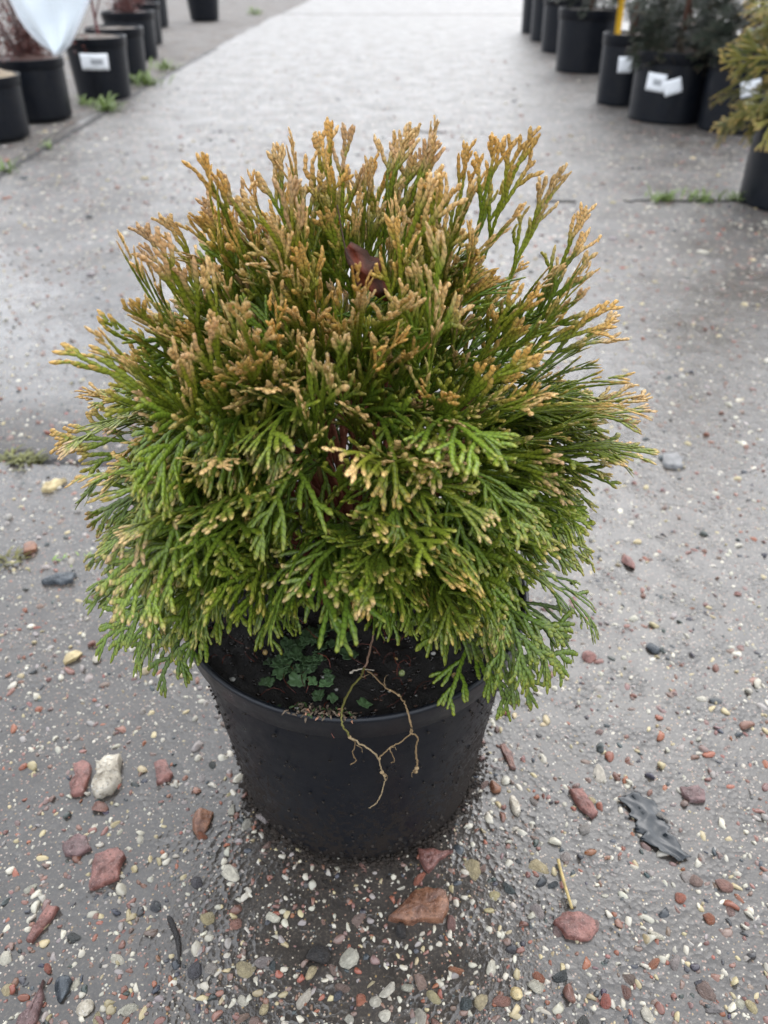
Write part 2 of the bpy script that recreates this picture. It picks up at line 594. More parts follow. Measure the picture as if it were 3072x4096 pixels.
def slab(x0, x1, y0, y1, seed, grooves=(), left_slope=0.0):
    """concrete slab: top sheet with ragged edges, cracked joints pressed into it, chamfer and side"""
    xs = np.linspace(x0, x1, int(max(8, min(90, (x1 - x0) / 0.04))))
    ys = set(np.round(np.linspace(y0, y1, int(max(8, min(60, (y1 - y0) / 0.15)))), 4))
    for (gy_, w, xa, xb) in grooves:
        ys |= {round(gy_ + k * w, 5) for k in (-1.0, -0.62, -0.3, 0.3, 0.62, 1.0)}
    ys = np.array(sorted(ys))
    X, Y = np.meshgrid(xs, ys)
    Z = np.zeros_like(X)
    fx, fy = (X - x0) / (x1 - x0), (Y - y0) / (y1 - y0)
    for (gy_, w, xa, xb) in grooves:
        amt = ss(xa, xb, X)
        Z -= 0.012 * amt * np.where(np.abs(Y - gy_) < 0.35 * w, 1.0, np.where(np.abs(Y - gy_) < 0.7 * w, 0.45, 0.0))
        near = np.exp(-((Y - gy_) / 0.03) ** 2)
        Y = Y + near * np.vectorize(lambda q: wobble(q, seed + gy_, 0.0035))(X)
    wl_ = np.vectorize(lambda q: wobble(q, seed + 3, 0.010))(Y) + left_slope * fy
    X = X + (1 - fx) ** 8 * wl_ + fx ** 8 * np.vectorize(lambda q: wobble(q, seed + 1, 0.004))(Y)
    Y = Y + ((1 - fy) ** 30 * np.vectorize(lambda q: wobble(q, seed, 0.004))(X) + fy ** 30 * np.vectorize(lambda q: wobble(q, seed + 2, 0.004))(X))
    nv, nu = X.shape
    V = np.stack([X, Y, Z], -1).reshape(-1, 3)
    F = grid_faces(nu, nv)
    idx = np.arange(nu * nv).reshape(nv, nu)
    loop = np.r_[idx[0, :-1], idx[:-1, -1], idx[-1, :0:-1], idx[:0:-1, 0]]
    n = len(loop)
    c = np.array([(x0 + x1) / 2, (y0 + y1) / 2])
    P = V[loop]
    outw = P[:, :2] - unit(c - P[:, :2]) * 0.005
    S = np.vstack([np.c_[outw, np.full(n, -0.004)], np.c_[outw, np.full(n, -0.03)]])
    base = len(V)
    V = np.vstack([V, S])
    G = []
    for i in range(n):
        j = (i + 1) % n
        G += [(loop[i], base + i, base + j), (loop[i], base + j, loop[j]), (base + i, base + n + i, base + n + j), (base + i, base + n + j, base + j)]
    return mesh_obj("slab", V, np.vstack([F, np.array(G, dtype=np.int32)]), M_PAVE, ground, smooth=False)


def ss(e0, e1, x):
    t = np.clip((x - e0) / (e1 - e0), 0, 1)
    return t * t * (3 - 2 * t)


# rows of slabs; open joints run across the path, partly silted up
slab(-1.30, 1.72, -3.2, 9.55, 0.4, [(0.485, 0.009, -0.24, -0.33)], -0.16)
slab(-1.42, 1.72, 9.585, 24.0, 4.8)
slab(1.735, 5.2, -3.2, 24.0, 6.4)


def joint_soil(pts, w, seed, mat=None):
    """ragged line of dark soil in a closed joint"""
    r = np.random.default_rng(seed)
    P = smooth_path(pts, 60)
    P[:, 1] += r.normal(size=60) * w * 0.5
    V = []
    for i, p in enumerate(P):
        a = w * r.uniform(0.25, 1.0) * (0.35 + 0.65 * math.sin(math.pi * i / 59))
        V += [(p[0], p[1] - a, -0.001), (p[0], p[1] + r.uniform(-0.2, 0.2) * a, 0.0045), (p[0], p[1] + a, -0.001)]
    return mesh_obj("joint_soil", V, grid_faces(3, 60), mat or M_SOIL, ground)


def edge_soil(pts, w, seed):
    """ragged band of dark dirt along the path's edge"""
    r = np.random.default_rng(seed)
    P = smooth_path(pts, 140)
    V = []
    for p in P:
        a, b = w * r.uniform(0.2, 1.0), w * r.uniform(0.3, 1.6)
        V += [(p[0] + a, p[1], -0.001), (p[0], p[1], 0.005 + r.uniform(0, 0.004)), (p[0] - b, p[1], -0.013)]
    return mesh_obj("edge_dirt", V, grid_faces(3, 140), M_CLOD, ground)


joint_soil([(0.40, 1.915, 0), (0.46, 1.918, 0), (0.52, 1.914, 0)], 0.008, 4)
joint_soil([(0.66, 1.928, 0), (0.80, 1.93, 0), (0.92, 1.935, 0), (1.05, 1.928, 0)], 0.008, 14)
edge_soil([(-1.285, 1.9, 0), (-1.30, 2.3, 0), (-1.32, 2.9, 0), (-1.34, 3.5, 0), (-1.37, 4.2, 0), (-1.39, 5.0, 0), (-1.40, 6.0, 0)], 0.034, 8)
joint_soil([(0.02, 3.0, 0), (0.10, 2.95, 0), (0.17, 2.97, 0)], 0.016, 6)


# ------------------------------------------------------------------ pebbles
def peb_color(r):
    k = r.uniform()
    if k < 0.27:
        c = np.array([0.42, 0.385, 0.31])
    elif k < 0.38:
        c = np.array([0.36, 0.295, 0.17])
    elif k < 0.53:
        c = np.array([0.19, 0.095, 0.072])
    elif k < 0.60:
        c = np.array([0.22, 0.078, 0.045])
    elif k < 0.76:
        c = np.array([0.16, 0.105, 0.085])
    elif k < 0.88:
        c = np.array([0.045, 0.048, 0.05])
    else:
        c = np.array([0.24, 0.21, 0.19])
    return np.clip(c * r.uniform(0.7, 1.22) + r.normal(size=3) * 0.004, 0.01, 0.8)


PEB_V = [lumpy(ICO1, rng, 0.40, 5) for _ in range(12)]
PEB_S = [lumpy(ICO0, rng, 0.3, 0) for _ in range(6)]
pebs = []
POT_R0 = 0.105
CAMN = np.array(CAM)
for i in range(27000):
    u = rng.uniform()
    y = -0.30 + 1.75 * u ** 1.7
    half = 0.33 + 0.44 * (y + 0.3)
    x = rng.uniform(-half, half)
    if x * x + y * y < (POT_R0 - 0.006) ** 2:
        continue
    s = float(np.clip(rng.lognormal(math.log(0.00165), 0.60), 0.0005, 0.0062))
    if rng.uniform() < 0.25 + 0.55 * (math.sin(x * 13 + 1) * math.sin(y * 11 + 2) * 0.5 + 0.5) or s > 0.002:
        pebs.append((x, y, s))
pebs.sort(key=lambda q: -q[2] / (math.hypot(q[0] - CAM.x, q[1] - CAM.y) + 0.4))
stone_meshes = []
for V, F in PEB_V:
    o = mesh_obj("stone", V, F, M_STONE)
    stone_meshes.append(o.data)
    bpy.data.objects.remove(o)
bulk = []
for i, (x, y, s) in enumerate(pebs):
    sc = np.array([s * rng.uniform(0.85, 1.5), s * rng.uniform(0.7, 1.05), s * rng.uniform(0.55, 0.9)])
    rz = rng.uniform(0, 6.283)
    c = peb_color(rng)
    z = sc[2] * rng.uniform(-0.6, 0.15)
    if i < 295:
        o = bpy.data.objects.new("stone", stone_meshes[i % len(stone_meshes)])
        o.location = (x, y, z)
        o.rotation_euler = (rng.uniform(-0.3, 0.3), rng.uniform(-0.3, 0.3), rz)
        o.scale = sc
        o.color = (*c, 1)
        link(o, ground)
    else:
        V, F = (PEB_V if s > 0.0017 else PEB_S)[i % 6]
        W = V * sc
        ca, sa = math.cos(rz), math.sin(rz)
        W = np.stack([W[:, 0] * ca - W[:, 1] * sa + x, W[:, 0] * sa + W[:, 1] * ca + y, W[:, 2] + z], -1)
        bulk.append((W, F, c))
for i in range(5200):        # coarser stones further down the path and on the verge
    y = rng.uniform(1.25, 6.0) if i % 3 else rng.uniform(1.25, 3.0)
    x = rng.uniform(-0.55 * y - 0.6, 0.42 * y + 0.4)
    verge = x < -1.34
    s = float(np.clip(rng.lognormal(math.log(0.0042 if verge else 0.0030), 0.45), 0.0015, 0.013))
    sc = np.array([s * rng.uniform(0.9, 1.5), s * rng.uniform(0.7, 1.1), s * rng.uniform(0.5, 0.8)])
    V, F = PEB_S[i % 6]
    W = V * sc + np.array([x, y, (-0.011 if verge else 0.0) + sc[2] * rng.uniform(-0.2, 0.4)])
    bulk.append((W, F, peb_color(rng)))
V, F, C, _ = merge(bulk)
tag(mesh_obj("gravel", V, F, M_PEB, ground, C), None, None, None, "stuff")


# ------------------------------------------------------------------ the larger loose stones and scraps
def rock(name, x, y, w, d, h, rz, mat, label, cat, seed, planes=7, base=ICO3, amp=0.3, sink=0.35, group=None):
    r = np.random.default_rng(seed)
    V, F = lumpy(base, r, amp, planes)
    V = V / np.abs(V).max(0)
    V = V + 0.03 * np.sin(V * 7 + seed) * np.sin(V[:, [1, 2, 0]] * 9 + seed)
    V = V * np.array([w / 2, d / 2, h / 2])
    o = mesh_obj(name, V, F, mat)
    o.location = (x, y, h / 2 * (1 - 2 * sink))
    o.rotation_euler = (r.uniform(-0.08, 0.08), r.uniform(-0.08, 0.08), rz)
    return tag(o, label, cat, group)


def shard(name, x, y, outline, h, rz, mat, label, cat, seed, sink=0.25):
    """broken flat piece from an outline (metres), bevelled top, uneven surface"""
    r = np.random.default_rng(seed)
    P = np.array(outline, float)
    # refine the outline
    Q = []
    for i in range(len(P)):
        a, b = P[i], P[(i + 1) % len(P)]
        for t in (0, 0.34, 0.67):
            j = r.normal(size=2) * np.linalg.norm(b - a) * (0.05 if t else 0.0)
            Q.append(a + (b - a) * t + j)
    Q = np.array(Q)
    n = len(Q)
    c = Q.mean(0)
    rings = [(1.03, -h * 0.5), (1.0, h * 0.32), (0.94, h * 0.48), (0.6, h * 0.53), (0.3, h * 0.55)]
    V = []
    for k, (s, z) in enumerate(rings):
        q = c + (Q - c) * s
        zz = z + (r.normal(size=n) * h * 0.09 if k > 0 else 0) + (q[:, 0] * r.uniform(-0.1, 0.1) if k > 1 else 0)
        V.append(np.c_[q, np.broadcast_to(zz, (n,))])
    V = np.vstack(V + [[[c[0], c[1], h * 0.6]]])
    F = list(map(tuple, grid_faces(n, len(rings), True)))
    t = (len(rings) - 1) * n
    F += [(t + i, t + (i + 1) % n, len(V) - 1) for i in range(n)]
    o = mesh_obj(name, V, F, mat, smooth=False)
    o.location = (x, y, h / 2 * (1 - 2 * sink))
    o.rotation_euler = (0, 0, rz)
    return tag(o, label, cat)


mm = 0.001


def O(*pts):
    return [(a * mm, b * mm) for a, b in pts]


shard("rough_stone", -0.224, -0.034, O((-11, 12), (-4, 17), (8, 21), (10, 8), (14, -2), (10, -15), (-1, -21), (-7, -12), (-6, -2)), 0.013, 0.0, M_CREAM,
      "cream white rough stone touching a red brick shard, beside the pot", "stone", 1, 0.1)
shard("brick_shard", -0.247, -0.033, O((-10, 12), (0, 16), (7, 10), (8, -4), (8, -17), (-2, -19), (-6, -10), (-4, 0)), 0.008, 0.05, M_BRICK,
      "notched red brick shard touching the cream white stone", "brick shard", 2)
shard("brick_shard", -0.175, -0.026, O((-10, 8), (-3, 13), (10, -2), (8, -8), (-2, -12), (-5, -3)), 0.007, 0.0, M_BRICK,
      "small angular brick shard between the cream stone and the pot", "brick shard", 3)
shard("brick_shard", -0.196, -0.116, O((-12, 9), (4, 17), (12, 10), (12, -8), (3, -13), (-8, -17), (-10, -5)), 0.009, 0.0, M_BRICK,
      "large blocky dull red brick shard lying in front of the mauve stone", "brick shard", 4)
shard("flat_stone", -0.226, -0.098, O((-13, 0), (-5, 9), (4, 9), (12, -2), (3, -9), (-8, -8)), 0.006, 0.0, M_MAUVE,
      "flat mauve stone just behind the large blocky brick shard", "stone", 5)
rock("cobble_stone", -0.128, -0.073, 0.018, 0.025, 0.016, 0.2, M_BRICKO, "orange brown lumpy cobble close to the pot's muddy foot", "stone", 6, 6)
rock("dark_stone", -0.221, -0.062, 0.018, 0.010, 0.008, -0.2, M_BROWN, "thin dark brown stone sliver below the cream white stone", "stone", 7, 5)
shard("brick_sliver", -0.230, -0.161, O((-1, 14), (7, 13), (3, 0), (-3, -13), (-8, -12), (-5, 0)), 0.006, 0.0, M_BRICK,
      "long slanting brick sliver near the picture's left edge", "brick shard", 8)
shard("pointed_shard", -0.214, -0.222, O((0, 22), (4, 8), (8, -22), (-9, -22), (-4, 4)), 0.008, 0.0, M_MAUVE,
      "pointed mauve brown shard cut by the bottom left corner", "brick shard", 9)
shard("brick_chunk", 0.055, -0.139, O((-24, -10), (-14, 0), (-4, 12), (6, 14), (20, 11), (22, 0), (17, -11), (4, -10), (-10, -13)), 0.012, 0.0, M_BRICKO,
      "biggest orange red brick chunk half sunk in mud before the pot", "brick shard", 10, 0.3)
shard("brick_shard", 0.067, -0.101, O((-14, 8), (0, 9), (15, 8), (4, 1), (-5, -10), (-10, -4)), 0.007, 0.0, M_BRICK,
      "triangular brick shard at the front foot of the pot", "brick shard", 11)
shard("flat_stone", 0.172, -0.149, O((-16, 2), (-9, 8), (3, 10), (14, 5), (16, -3), (8, -10), (-8, -9)), 0.007, 0.0, M_BRICK,
      "flat oval dusty red stone at the tip of the straw", "stone", 12)
shard("brick_shard", 0.197, -0.045, O((-11, 12), (0, 13), (5, 3), (10, -9), (5, -14), (-4, -5)), 0.007, 0.0, M_BRICK,
      "wedge shaped pink red brick shard beside the wrinkled black film", "brick shard", 13)
shard("bark_sliver", 0.136, 0.001, O((-6, 13), (-2, 14), (4, 0), (6, -13), (1, -12), (-3, 0)), 0.004, 0.0, M_BROWN,
      "dark brown sliver pointing away from the pot's right side", "bark", 14)
shard("slate_flake", -0.365, 0.230, O((-17, -9), (-10, 2), (8, 9), (17, 8), (16, -6), (0, -8)), 0.008, 0.0, M_SLATE,
      "blue black slate flake left of the shrub beside the seedling", "slate", 15)
shard("yellow_stone", -0.446, 0.419, O((-10, -12), (-12, 2), (0, 12), (14, 15), (8, 0), (0, -13)), 0.008, 0.0, M_YELLOW,
      "pale yellow angular stone beyond the shrub on its left", "stone", 16)
rock("soil_clod", -0.017, -0.177, 0.022, 0.016, 0.012, 0.5, M_CLOD, "black crumbly soil clod on the wet ground before the pot", "soil clod", 17, 3, ICO3, 0.5, 0.2)
rock("soil_clod", 0.041, -0.158, 0.009, 0.015, 0.007, 0.4, M_CLOD, "small black clod stuck to the biggest brick chunk", "soil clod", 18, 3, ICO2, 0.5, 0.2)
rock("pinkish_stone", -0.424, 0.284, 0.021, 0.028, 0.014, 0.3, M_BRICKO, "pinkish brown stone between the seedling and the yellow stone", "stone", 19, 6)
rock("yellow_stone", -0.305, 0.109, 0.021, 0.016, 0.010, 0.6, M_YELLOW, "oblong yellow stone left of the pot rim", "stone", 20, 3)
rock("white_pebble", -0.279, 0.107, 0.010, 0.011, 0.008, 0.2, M_CREAM, "round white pebble next to the oblong yellow stone", "pebble", 21, 1, ICO2)
rock("pink_stone", 0.232, 0.126, 0.016, 0.016, 0.010, 0.6, M_BRICK, "rounded pink stone on bare paving right of the pot rim", "stone", 22, 3)
rock("red_stone", 0.308, 0.281, 0.014, 0.026, 0.012, 0.2, M_BRICK, "oval red stone beyond the rounded pink stone", "stone", 23, 3)
shard("grey_stone", 0.422, 0.510, O((-14, -14), (-12, 14), (8, 18), (15, 6), (10, -16)), 0.009, 0.0, M_GREY,
      "flat grey stone by the paving joint right of the shrub", "stone", 24)
rock("cream_pebble", -0.179, -0.217, 0.013, 0.012, 0.008, 0.2, M_CREAM, "cream pebble near the pointed shard at the bottom edge", "pebble", 25, 2, ICO2)
rock("slate_pebble", 0.302, 0.142, 0.015, 0.017, 0.010, 0.9, M_SLATE, "dark slate pebble behind the rounded pink stone", "pebble", 26, 3, ICO2)
shard("flat_stone", 0.294, -0.033, O((-10, 6), (6, 8), (10, 3), (8, -7), (-4, -7), (-9, -2)), 0.006, 0.0, M_MAUVE,
      "flat mauve stone behind the wrinkled black film", "stone", 27)
rock("brick_lump", 0.121, -0.032, 0.012, 0.014, 0.010, 0.2, M_BRICKO, "blocky orange brick lump at the pot's right foot", "brick shard", 28, 7, ICO2)
rock("cream_pebble", 0.137, -0.049, 0.009, 0.020, 0.009, 0.15, M_CREAM, "long cream pebble beside the blocky orange brick lump", "pebble", 29, 1, ICO2)
rock("red_stone", 0.160, -0.197, 0.010, 0.014, 0.010, 0.1, M_BROWN, "reddish brown stone low down below the oval dusty red stone", "stone", 30, 5, ICO2)
rock("yellow_pebble", 0.122, -0.196, 0.010, 0.011, 0.008, 0.1, M_YELLOW, "round amber yellow pebble near the bottom edge", "pebble", 31, 1, ICO2)
rock("slate_stone", -0.199, -0.204, 0.013, 0.019, 0.010, 0.1, M_SLATE, "grey blue slate stone beside the pointed shard", "stone", 32, 5, ICO2)

# straw
V, F = tube(smooth_path([(0.1665, -0.098, 0.004), (0.168, -0.115, 0.0045), (0.1705, -0.139, 0.0075)], 10), [0.0013, 0.0013, 0.0012, 0.0012, 0.0014, 0.0012, 0.0012, 0.0012, 0.0011, 0.0011], 8)
tag(mesh_obj("straw", V, F, M_STRAWC), "dry yellow straw stalk pointing at the oval dusty red stone", "straw")

# wrinkled strip of black film
nu, nv = 12, 34
VV = []
for j in range(nv):
    t = j / (nv - 1)
    cx = 0.236 + 0.030 * t + 0.004 * math.sin(t * 7)
    cy = -0.036 - 0.058 * t
    wdt = 0.011 * (0.55 + 0.75 * math.sin(math.pi * min(1, t * 0.9 + 0.12)))
    for i in range(nu):
        s = i / (nu - 1) * 2 - 1
        z = 0.0008 + 0.0016 * abs(math.sin(s * 1.9 + t * 3.3 + 0.6)) ** 3 + 0.0008 * abs(math.sin(s * 2.7 - t * 5.9)) ** 5 + 0.0004 * abs(math.sin(t * 13 + s * 0.8)) ** 7
        VV.append((cx + s * wdt * (0.9 + 0.16 * math.sin(t * 31 + 2 * (s > 0)) + 0.1 * math.sin(t * 53)), cy + s * wdt * 0.35, max(0.0012, z + 0.0012)))
VV = np.array(VV)
FF = grid_faces(nu, nv)
o = mesh_obj("black_film", VV, FF, M_BLACKFILM)
md = o.modifiers.new("thickness", 'SOLIDIFY')
md.thickness = 0.0005
tag(o, "wrinkled strip of black plastic film lying flat on wet paving", "plastic film")

# dark root strip
V, F = tube(smooth_path([(-0.137, -0.152, 0.002), (-0.131, -0.160, 0.003), (-0.125, -0.170, 0.002), (-0.120, -0.186, 0.003)], 14), [0.001, 0.0018, 0.0022, 0.002, 0.0024, 0.002, 0.0019, 0.0023, 0.0018, 0.002, 0.0016, 0.0012, 0.001, 0.0006], 6)
tag(mesh_obj("root_strip", V, F, M_CLOD), "thin dark root strip lying left of the soil clod", "root")


# ------------------------------------------------------------------ the main pot
def pot_shell(Rr, r0, H, collar, lip):
    """outer wall, rolled collar and inner wall of a nursery pot"""
    rz = lambda z: r0 + (Rr - lip - r0) * z / H
    zc = H - collar
    body = [(r0 - 0.012, 0.004), (r0 - 0.004, 0.0), (r0, 0.004)] + [(rz(z), z) for z in np.linspace(0.012, zc + 0.004, 7)]
    rim = [(rz(zc) - 0.002, zc + 0.004), (rz(zc) + lip * 0.55, zc), (rz(zc) + lip * 0.95, zc + 0.003), (Rr - 0.0005, H - 0.004), (Rr, H - 0.0015), (Rr - 0.001, H),
           (Rr - 0.003, H + 0.0002), (Rr - 0.0042, H - 0.0015), (Rr - 0.0045, H - 0.006), (rz(H * 0.7) - 0.004, H * 0.7)]
    return body, rim


PH = 0.211
pot = empty("plant_pot")
tag(pot, "round black plastic nursery pot, muddy at the foot, holding the shrub", "plant pot")
body, rim = pot_shell(0.1305, 0.103, PH, 0.024, 0.0055)
V, F = lathe(body, 96)
ang = np.arctan2(V[:, 1], V[:, 0])
V[:, :2] *= (1 + 0.006 * np.cos(2 * ang + 0.7) * (V[:, 2] / PH))[:, None]
mesh_obj("body", V, F, M_POT, pot)
V, F = lathe(rim, 96)
ang = np.arctan2(V[:, 1], V[:, 0])
V[:, :2] *= (1 + 0.006 * np.cos(2 * ang + 0.7))[:, None]
mesh_obj("rim", V, F, M_RIM, pot)
# mud crumbs stuck to the wall
cr = []
r2 = np.random.default_rng(5)
for i in range(560):
    a = r2.uniform(-math.pi, 0.4)
    sidef = abs(math.cos(a))
    z = 0.003 + 0.20 * r2.uniform() ** (2.2 - 1.1 * sidef)
    if r2.uniform() > 0.25 + 0.75 * sidef and z > 0.05:
        continue
    s = r2.uniform(0.0004, 0.0013) * (1.6 if z < 0.03 else 1)
    rr = 0.103 + (0.1265 - 0.103) * z / PH
    V, F = PEB_S[i % 6]
    cr.append((V * s + np.array([rr * math.cos(a), rr * math.sin(a), z]), F, np.array([0.016, 0.012, 0.009]) * r2.uniform(0.5, 1.8)))
V, F, C, _ = merge(cr)
tag(mesh_obj("mud_crumbs", V, F, M_BARK, pot, C), None, None, None, "stuff")

# wet mud washed out round the foot of the pot
r2m = np.random.default_rng(15)
cr = []
for i in range(1500):
    a = r2m.uniform(0, 6.283)
    q = abs(r2m.normal()) * (0.0075 + 0.004 * math.sin(3 * a + 1))
    rr = 0.1025 + q
    s = r2m.uniform(0.0006, 0.0022) * (1.0 if q < 0.008 else 0.7)
    V, F = (PEB_S if s < 0.0015 else PEB_V)[i % 6]
    cr.append((V * s * np.array([1.3, 1.1, 0.75]) + np.array([rr * math.cos(a), rr * math.sin(a), s * 0.15]), F, np.array([0.022, 0.016, 0.012]) * r2m.uniform(0.5, 1.7)))
V, F, C, _ = merge(cr)
tag(mesh_obj("mud", V, F, M_BARK, None, C), "crumbly dark wet mud round the foot of the shrub's pot", "mud", None, "stuff")

# soil in the pot
SZ = 0.190
n_r, n_a = 26, 72
VV = [(0, 0, SZ + 0.010)]
for j in range(1, n_r + 1):
    rr = 0.1215 * j / n_r
    for i in range(n_a):
        a = 2 * math.pi * i / n_a
        x, y = rr * math.cos(a), rr * math.sin(a)
        z = SZ + 0.010 * (1 - (j / n_r) ** 2) + 0.0025 * math.sin(x * 95 + 1) * math.sin(y * 120) + 0.0016 * math.sin(x * 260 + y * 190) + rng.normal() * 0.0008
        VV.append((x, y, z))
FF = [(0, 1 + i, 1 + (i + 1) % n_a) for i in range(n_a)]
for j in range(n_r - 1):
    for i in range(n_a):
        a = 1 + j * n_a + i
        b = 1 + j * n_a + (i + 1) % n_a
        FF += [(a, a + n_a, b + n_a), (a, b + n_a, b)]
soil = mesh_obj("potting_soil", VV, FF, M_SOIL)
tag(soil, "dark wet peat soil filling the black pot", "soil", None, "stuff")


def soil_z(x, y):
    return SZ + 0.010 * (1 - (x * x + y * y) / 0.1215 ** 2)


cr = []
for i in range(1500):
    a, q = r2.uniform(0, 6.283), 0.12 * math.sqrt(r2.uniform())
    x, y = q * math.cos(a), q * math.sin(a)
    s = r2.uniform(0.0005, 0.0017)
    V, F = PEB_S[i % 6]
    k = r2.uniform()
    c = np.array([0.018, 0.013, 0.010]) if k < 0.86 else (np.array([0.06, 0.03, 0.018]) if k < 0.97 else np.array([0.4, 0.38, 0.34]))
    cr.append((V * s * np.array([1.3, 1, 0.8]) + np.array([x, y, soil_z(x, y) + s * 0.3]), F, c * r2.uniform(0.6, 1.4)))
for i in range(70):      # fine roots and bark fibres
    a, q = r2.uniform(-math.pi, 0), 0.115 * math.sqrt(r2.uniform(0.05, 1))
    x, y = q * math.cos(a), q * math.sin(a)
    d = r2.uniform(0, 6.283)
    L = r2.uniform(0.006, 0.022)
    pts = [(x + L * t * math.cos(d + t * 0.8), y + L * t * math.sin(d + t * 0.8), soil_z(x, y) + 0.0018 + 0.003 * math.sin(t * 3)) for t in np.linspace(0, 1, 5)]
    V, F = tube(pts, 0.00032, 4)
    cr.append((V, F, np.array([0.11, 0.028, 0.016]) * r2.uniform(0.5, 1.3)))
V, F, C, _ = merge(cr)
tag(mesh_obj("soil_crumbs", V, F, M_PEB, soil, C), None, None, None, "stuff")

# slow release beads on the soil
for (x, y, s, m_, lb) in [(-0.0593, -0.0611, 0.0021, M_BEAD, "tan fertiliser bead alone on the soil left of the liverwort"),
                          (0.0328, -0.0666, 0.0021, M_BEAD, "amber fertiliser bead right of the dried stem"),
                          (0.0374, -0.0772, 0.0022, M_BEADG, "pale green fertiliser bead just before the amber one"),
                          (0.0735, -0.0757, 0.0020, M_BEAD, "brown fertiliser bead under the drooping spray by the rim")]:
    V, F = lumpy(ICO2, rng, 0.06)
    o = mesh_obj("fertiliser_bead", V * s, F, m_)
    o.location = (x, y, soil_z(x, y) + s * 0.8)
    tag(o, lb, "bead", "fertiliser beads on the soil")


# liverwort: overlapping lobed green plates
def lobe(cx, cy, s, rz, tilt, col, r):
    n = 22
    ph = r.uniform(0, 6.28)
    V = [(0, 0, 0.15 * s)]
    for ring, q in ((1, 0.5), (2, 1.0)):
        for i in range(n):
            a = 2 * math.pi * i / n
            notch = 1 - 0.5 * math.exp(-((abs(a - math.pi * 0.5)) / 0.28) ** 2) - 0.26 * (0.5 + 0.5 * math.sin(4 * a + ph)) - 0.10 * math.sin(9 * a + 2 * ph)
            rr = s * q * notch
            V.append((rr * math.cos(a), rr * math.sin(a) * 0.85, s * (0.34 * q * q + 0.10 * math.sin(5 * a) * q + 0.05 * math.sin(9 * a + 1) * q)))
    V = np.array(V)
    F = [(0, 1 + i, 1 + (i + 1) % n) for i in range(n)]
    for i in range(n):
        a, b = 1 + i, 1 + (i + 1) % n
        F += [(a, a + n, b + n), (a, b + n, b)]
    ca, sa = math.cos(rz), math.sin(rz)
    V = V @ np.array([[1, 0, 0], [0, math.cos(tilt), math.sin(tilt)], [0, -math.sin(tilt), math.cos(tilt)]])
    V = V @ np.array([[ca, sa, 0], [-sa, ca, 0], [0, 0, 1]])
    V += np.array([cx, cy, soil_z(cx, cy) + 0.0012 + r.uniform(0, 0.002)])
    return V, np.array(F, dtype=np.int32), np.array(col)


lw = empty("liverwort", (-0.028, -0.07, SZ))
tag(lw, "patch of lobed dark green liverwort growing on the pot soil", "plant")
r3 = np.random.default_rng(21)
for (x, y, s, br) in [(-0.0431, -0.0567, 0.0055, 1), (-0.0364, -0.0651, 0.0060, 1), (-0.0455, -0.0737, 0.0070, 1.25), (-0.0461, -0.0809, 0.0052, 1.2), (-0.0277, -0.0711, 0.0068, 0.9),
                      (-0.0329, -0.0866, 0.0062, 1.4), (-0.0236, -0.0868, 0.0040, 2.4), (-0.0135, -0.0879, 0.0048, 2.2), (-0.0162, -0.0413, 0.0065, 0.9), (0.0002, -0.0639, 0.0062, 0.8),
                      (-0.0304, -0.0474, 0.0062, 0.9), (-0.022, -0.0494, 0.0055, 0.8), (-0.036, -0.056, 0.0055, 0.9), (-0.020, -0.060, 0.0058, 0.7), (-0.040, -0.078, 0.0050, 1.1),
                      *[(-0.030 + r3.normal() * 0.013, -0.066 + r3.normal() * 0.014, r3.uniform(0.0026, 0.0042), r3.uniform(0.5, 1.5)) for _ in range(34)],
                      (-0.018, -0.098, 0.0045, 1.0), (0.013, -0.104, 0.0048, 1.7), (-0.008, -0.100, 0.0036, 1.3)]:
    V, F, c = lobe(x, y, s * 1.2, r3.uniform(0, 6.28), r3.uniform(-0.35, 0.5), np.array([0.074, 0.128, 0.052]) * br, r3)
    o = mesh_obj("lobe", V - np.array([-0.028, -0.07, SZ]), F, M_LEAF, lw, c)
    o.modifiers.new("thickness", 'SOLIDIFY').thickness = 0.0005

# dried moss crumbs hanging over the rim
cr = []
for i in range(130):
    t = r3.uniform(-1, 1)
    a = -math.pi / 2 - 0.10 + t * 0.17
    rr = r3.uniform(0.116, 0.1305)
    z = 0.2095 + r3.uniform(0, 0.004) if rr > 0.124 else 0.2 + r3.uniform(0, 0.008)
    x, y = rr * math.cos(a), rr * math.sin(a)
    d = unit(r3.normal(size=3)) * r3.uniform(0.002, 0.006)
    V, F = tube([(x, y, z), (x + d[0] * 0.5, y + d[1] * 0.5, z + abs(d[2]) * 0.6), (x + d[0], y + d[1], z + d[2] * 0.4)], [0.0006, 0.0008, 0.0003], 4)
    k = r3.uniform()
    cr.append((V, F, (np.array([0.15, 0.11, 0.075]) if k < 0.65 else np.array([0.05, 0.085, 0.025]) if k < 0.85 else np.array([0.4, 0.2, 0.12])) * r3.uniform(0.5, 1.3)))
V, F, C, _ = merge(cr)
tag(mesh_obj("dry_moss", V, F, M_DRY, None, C), "clump of dry brown moss lying across the front pot rim", "moss", None, "stuff")

# dried weed stem draped over the rim
weed = empty("dry_stem", (0.013, -0.09, SZ))
tag(weed, "dried straw coloured weed stem draped over the front pot rim", "dry stem")
W0 = np.array([0.013, -0.09, SZ])


def twig(name, pts, r0, r1, n, col, knots=True):
    P = smooth_path(pts, n)
    rad = np.linspace(r0, r1, n) * 0.64
    if knots:
        rad = rad * (1 + 0.35 * (np.sin(np.arange(n) * 1.7) > 0.9))
    P = P + np.random.default_rng(len(pts) * 7 + n).normal(size=P.shape) * 0.00030
    V, F = tube(P, rad, 7)
    return mesh_obj(name, V - W0, F, M_DRY, weed, np.array(col))


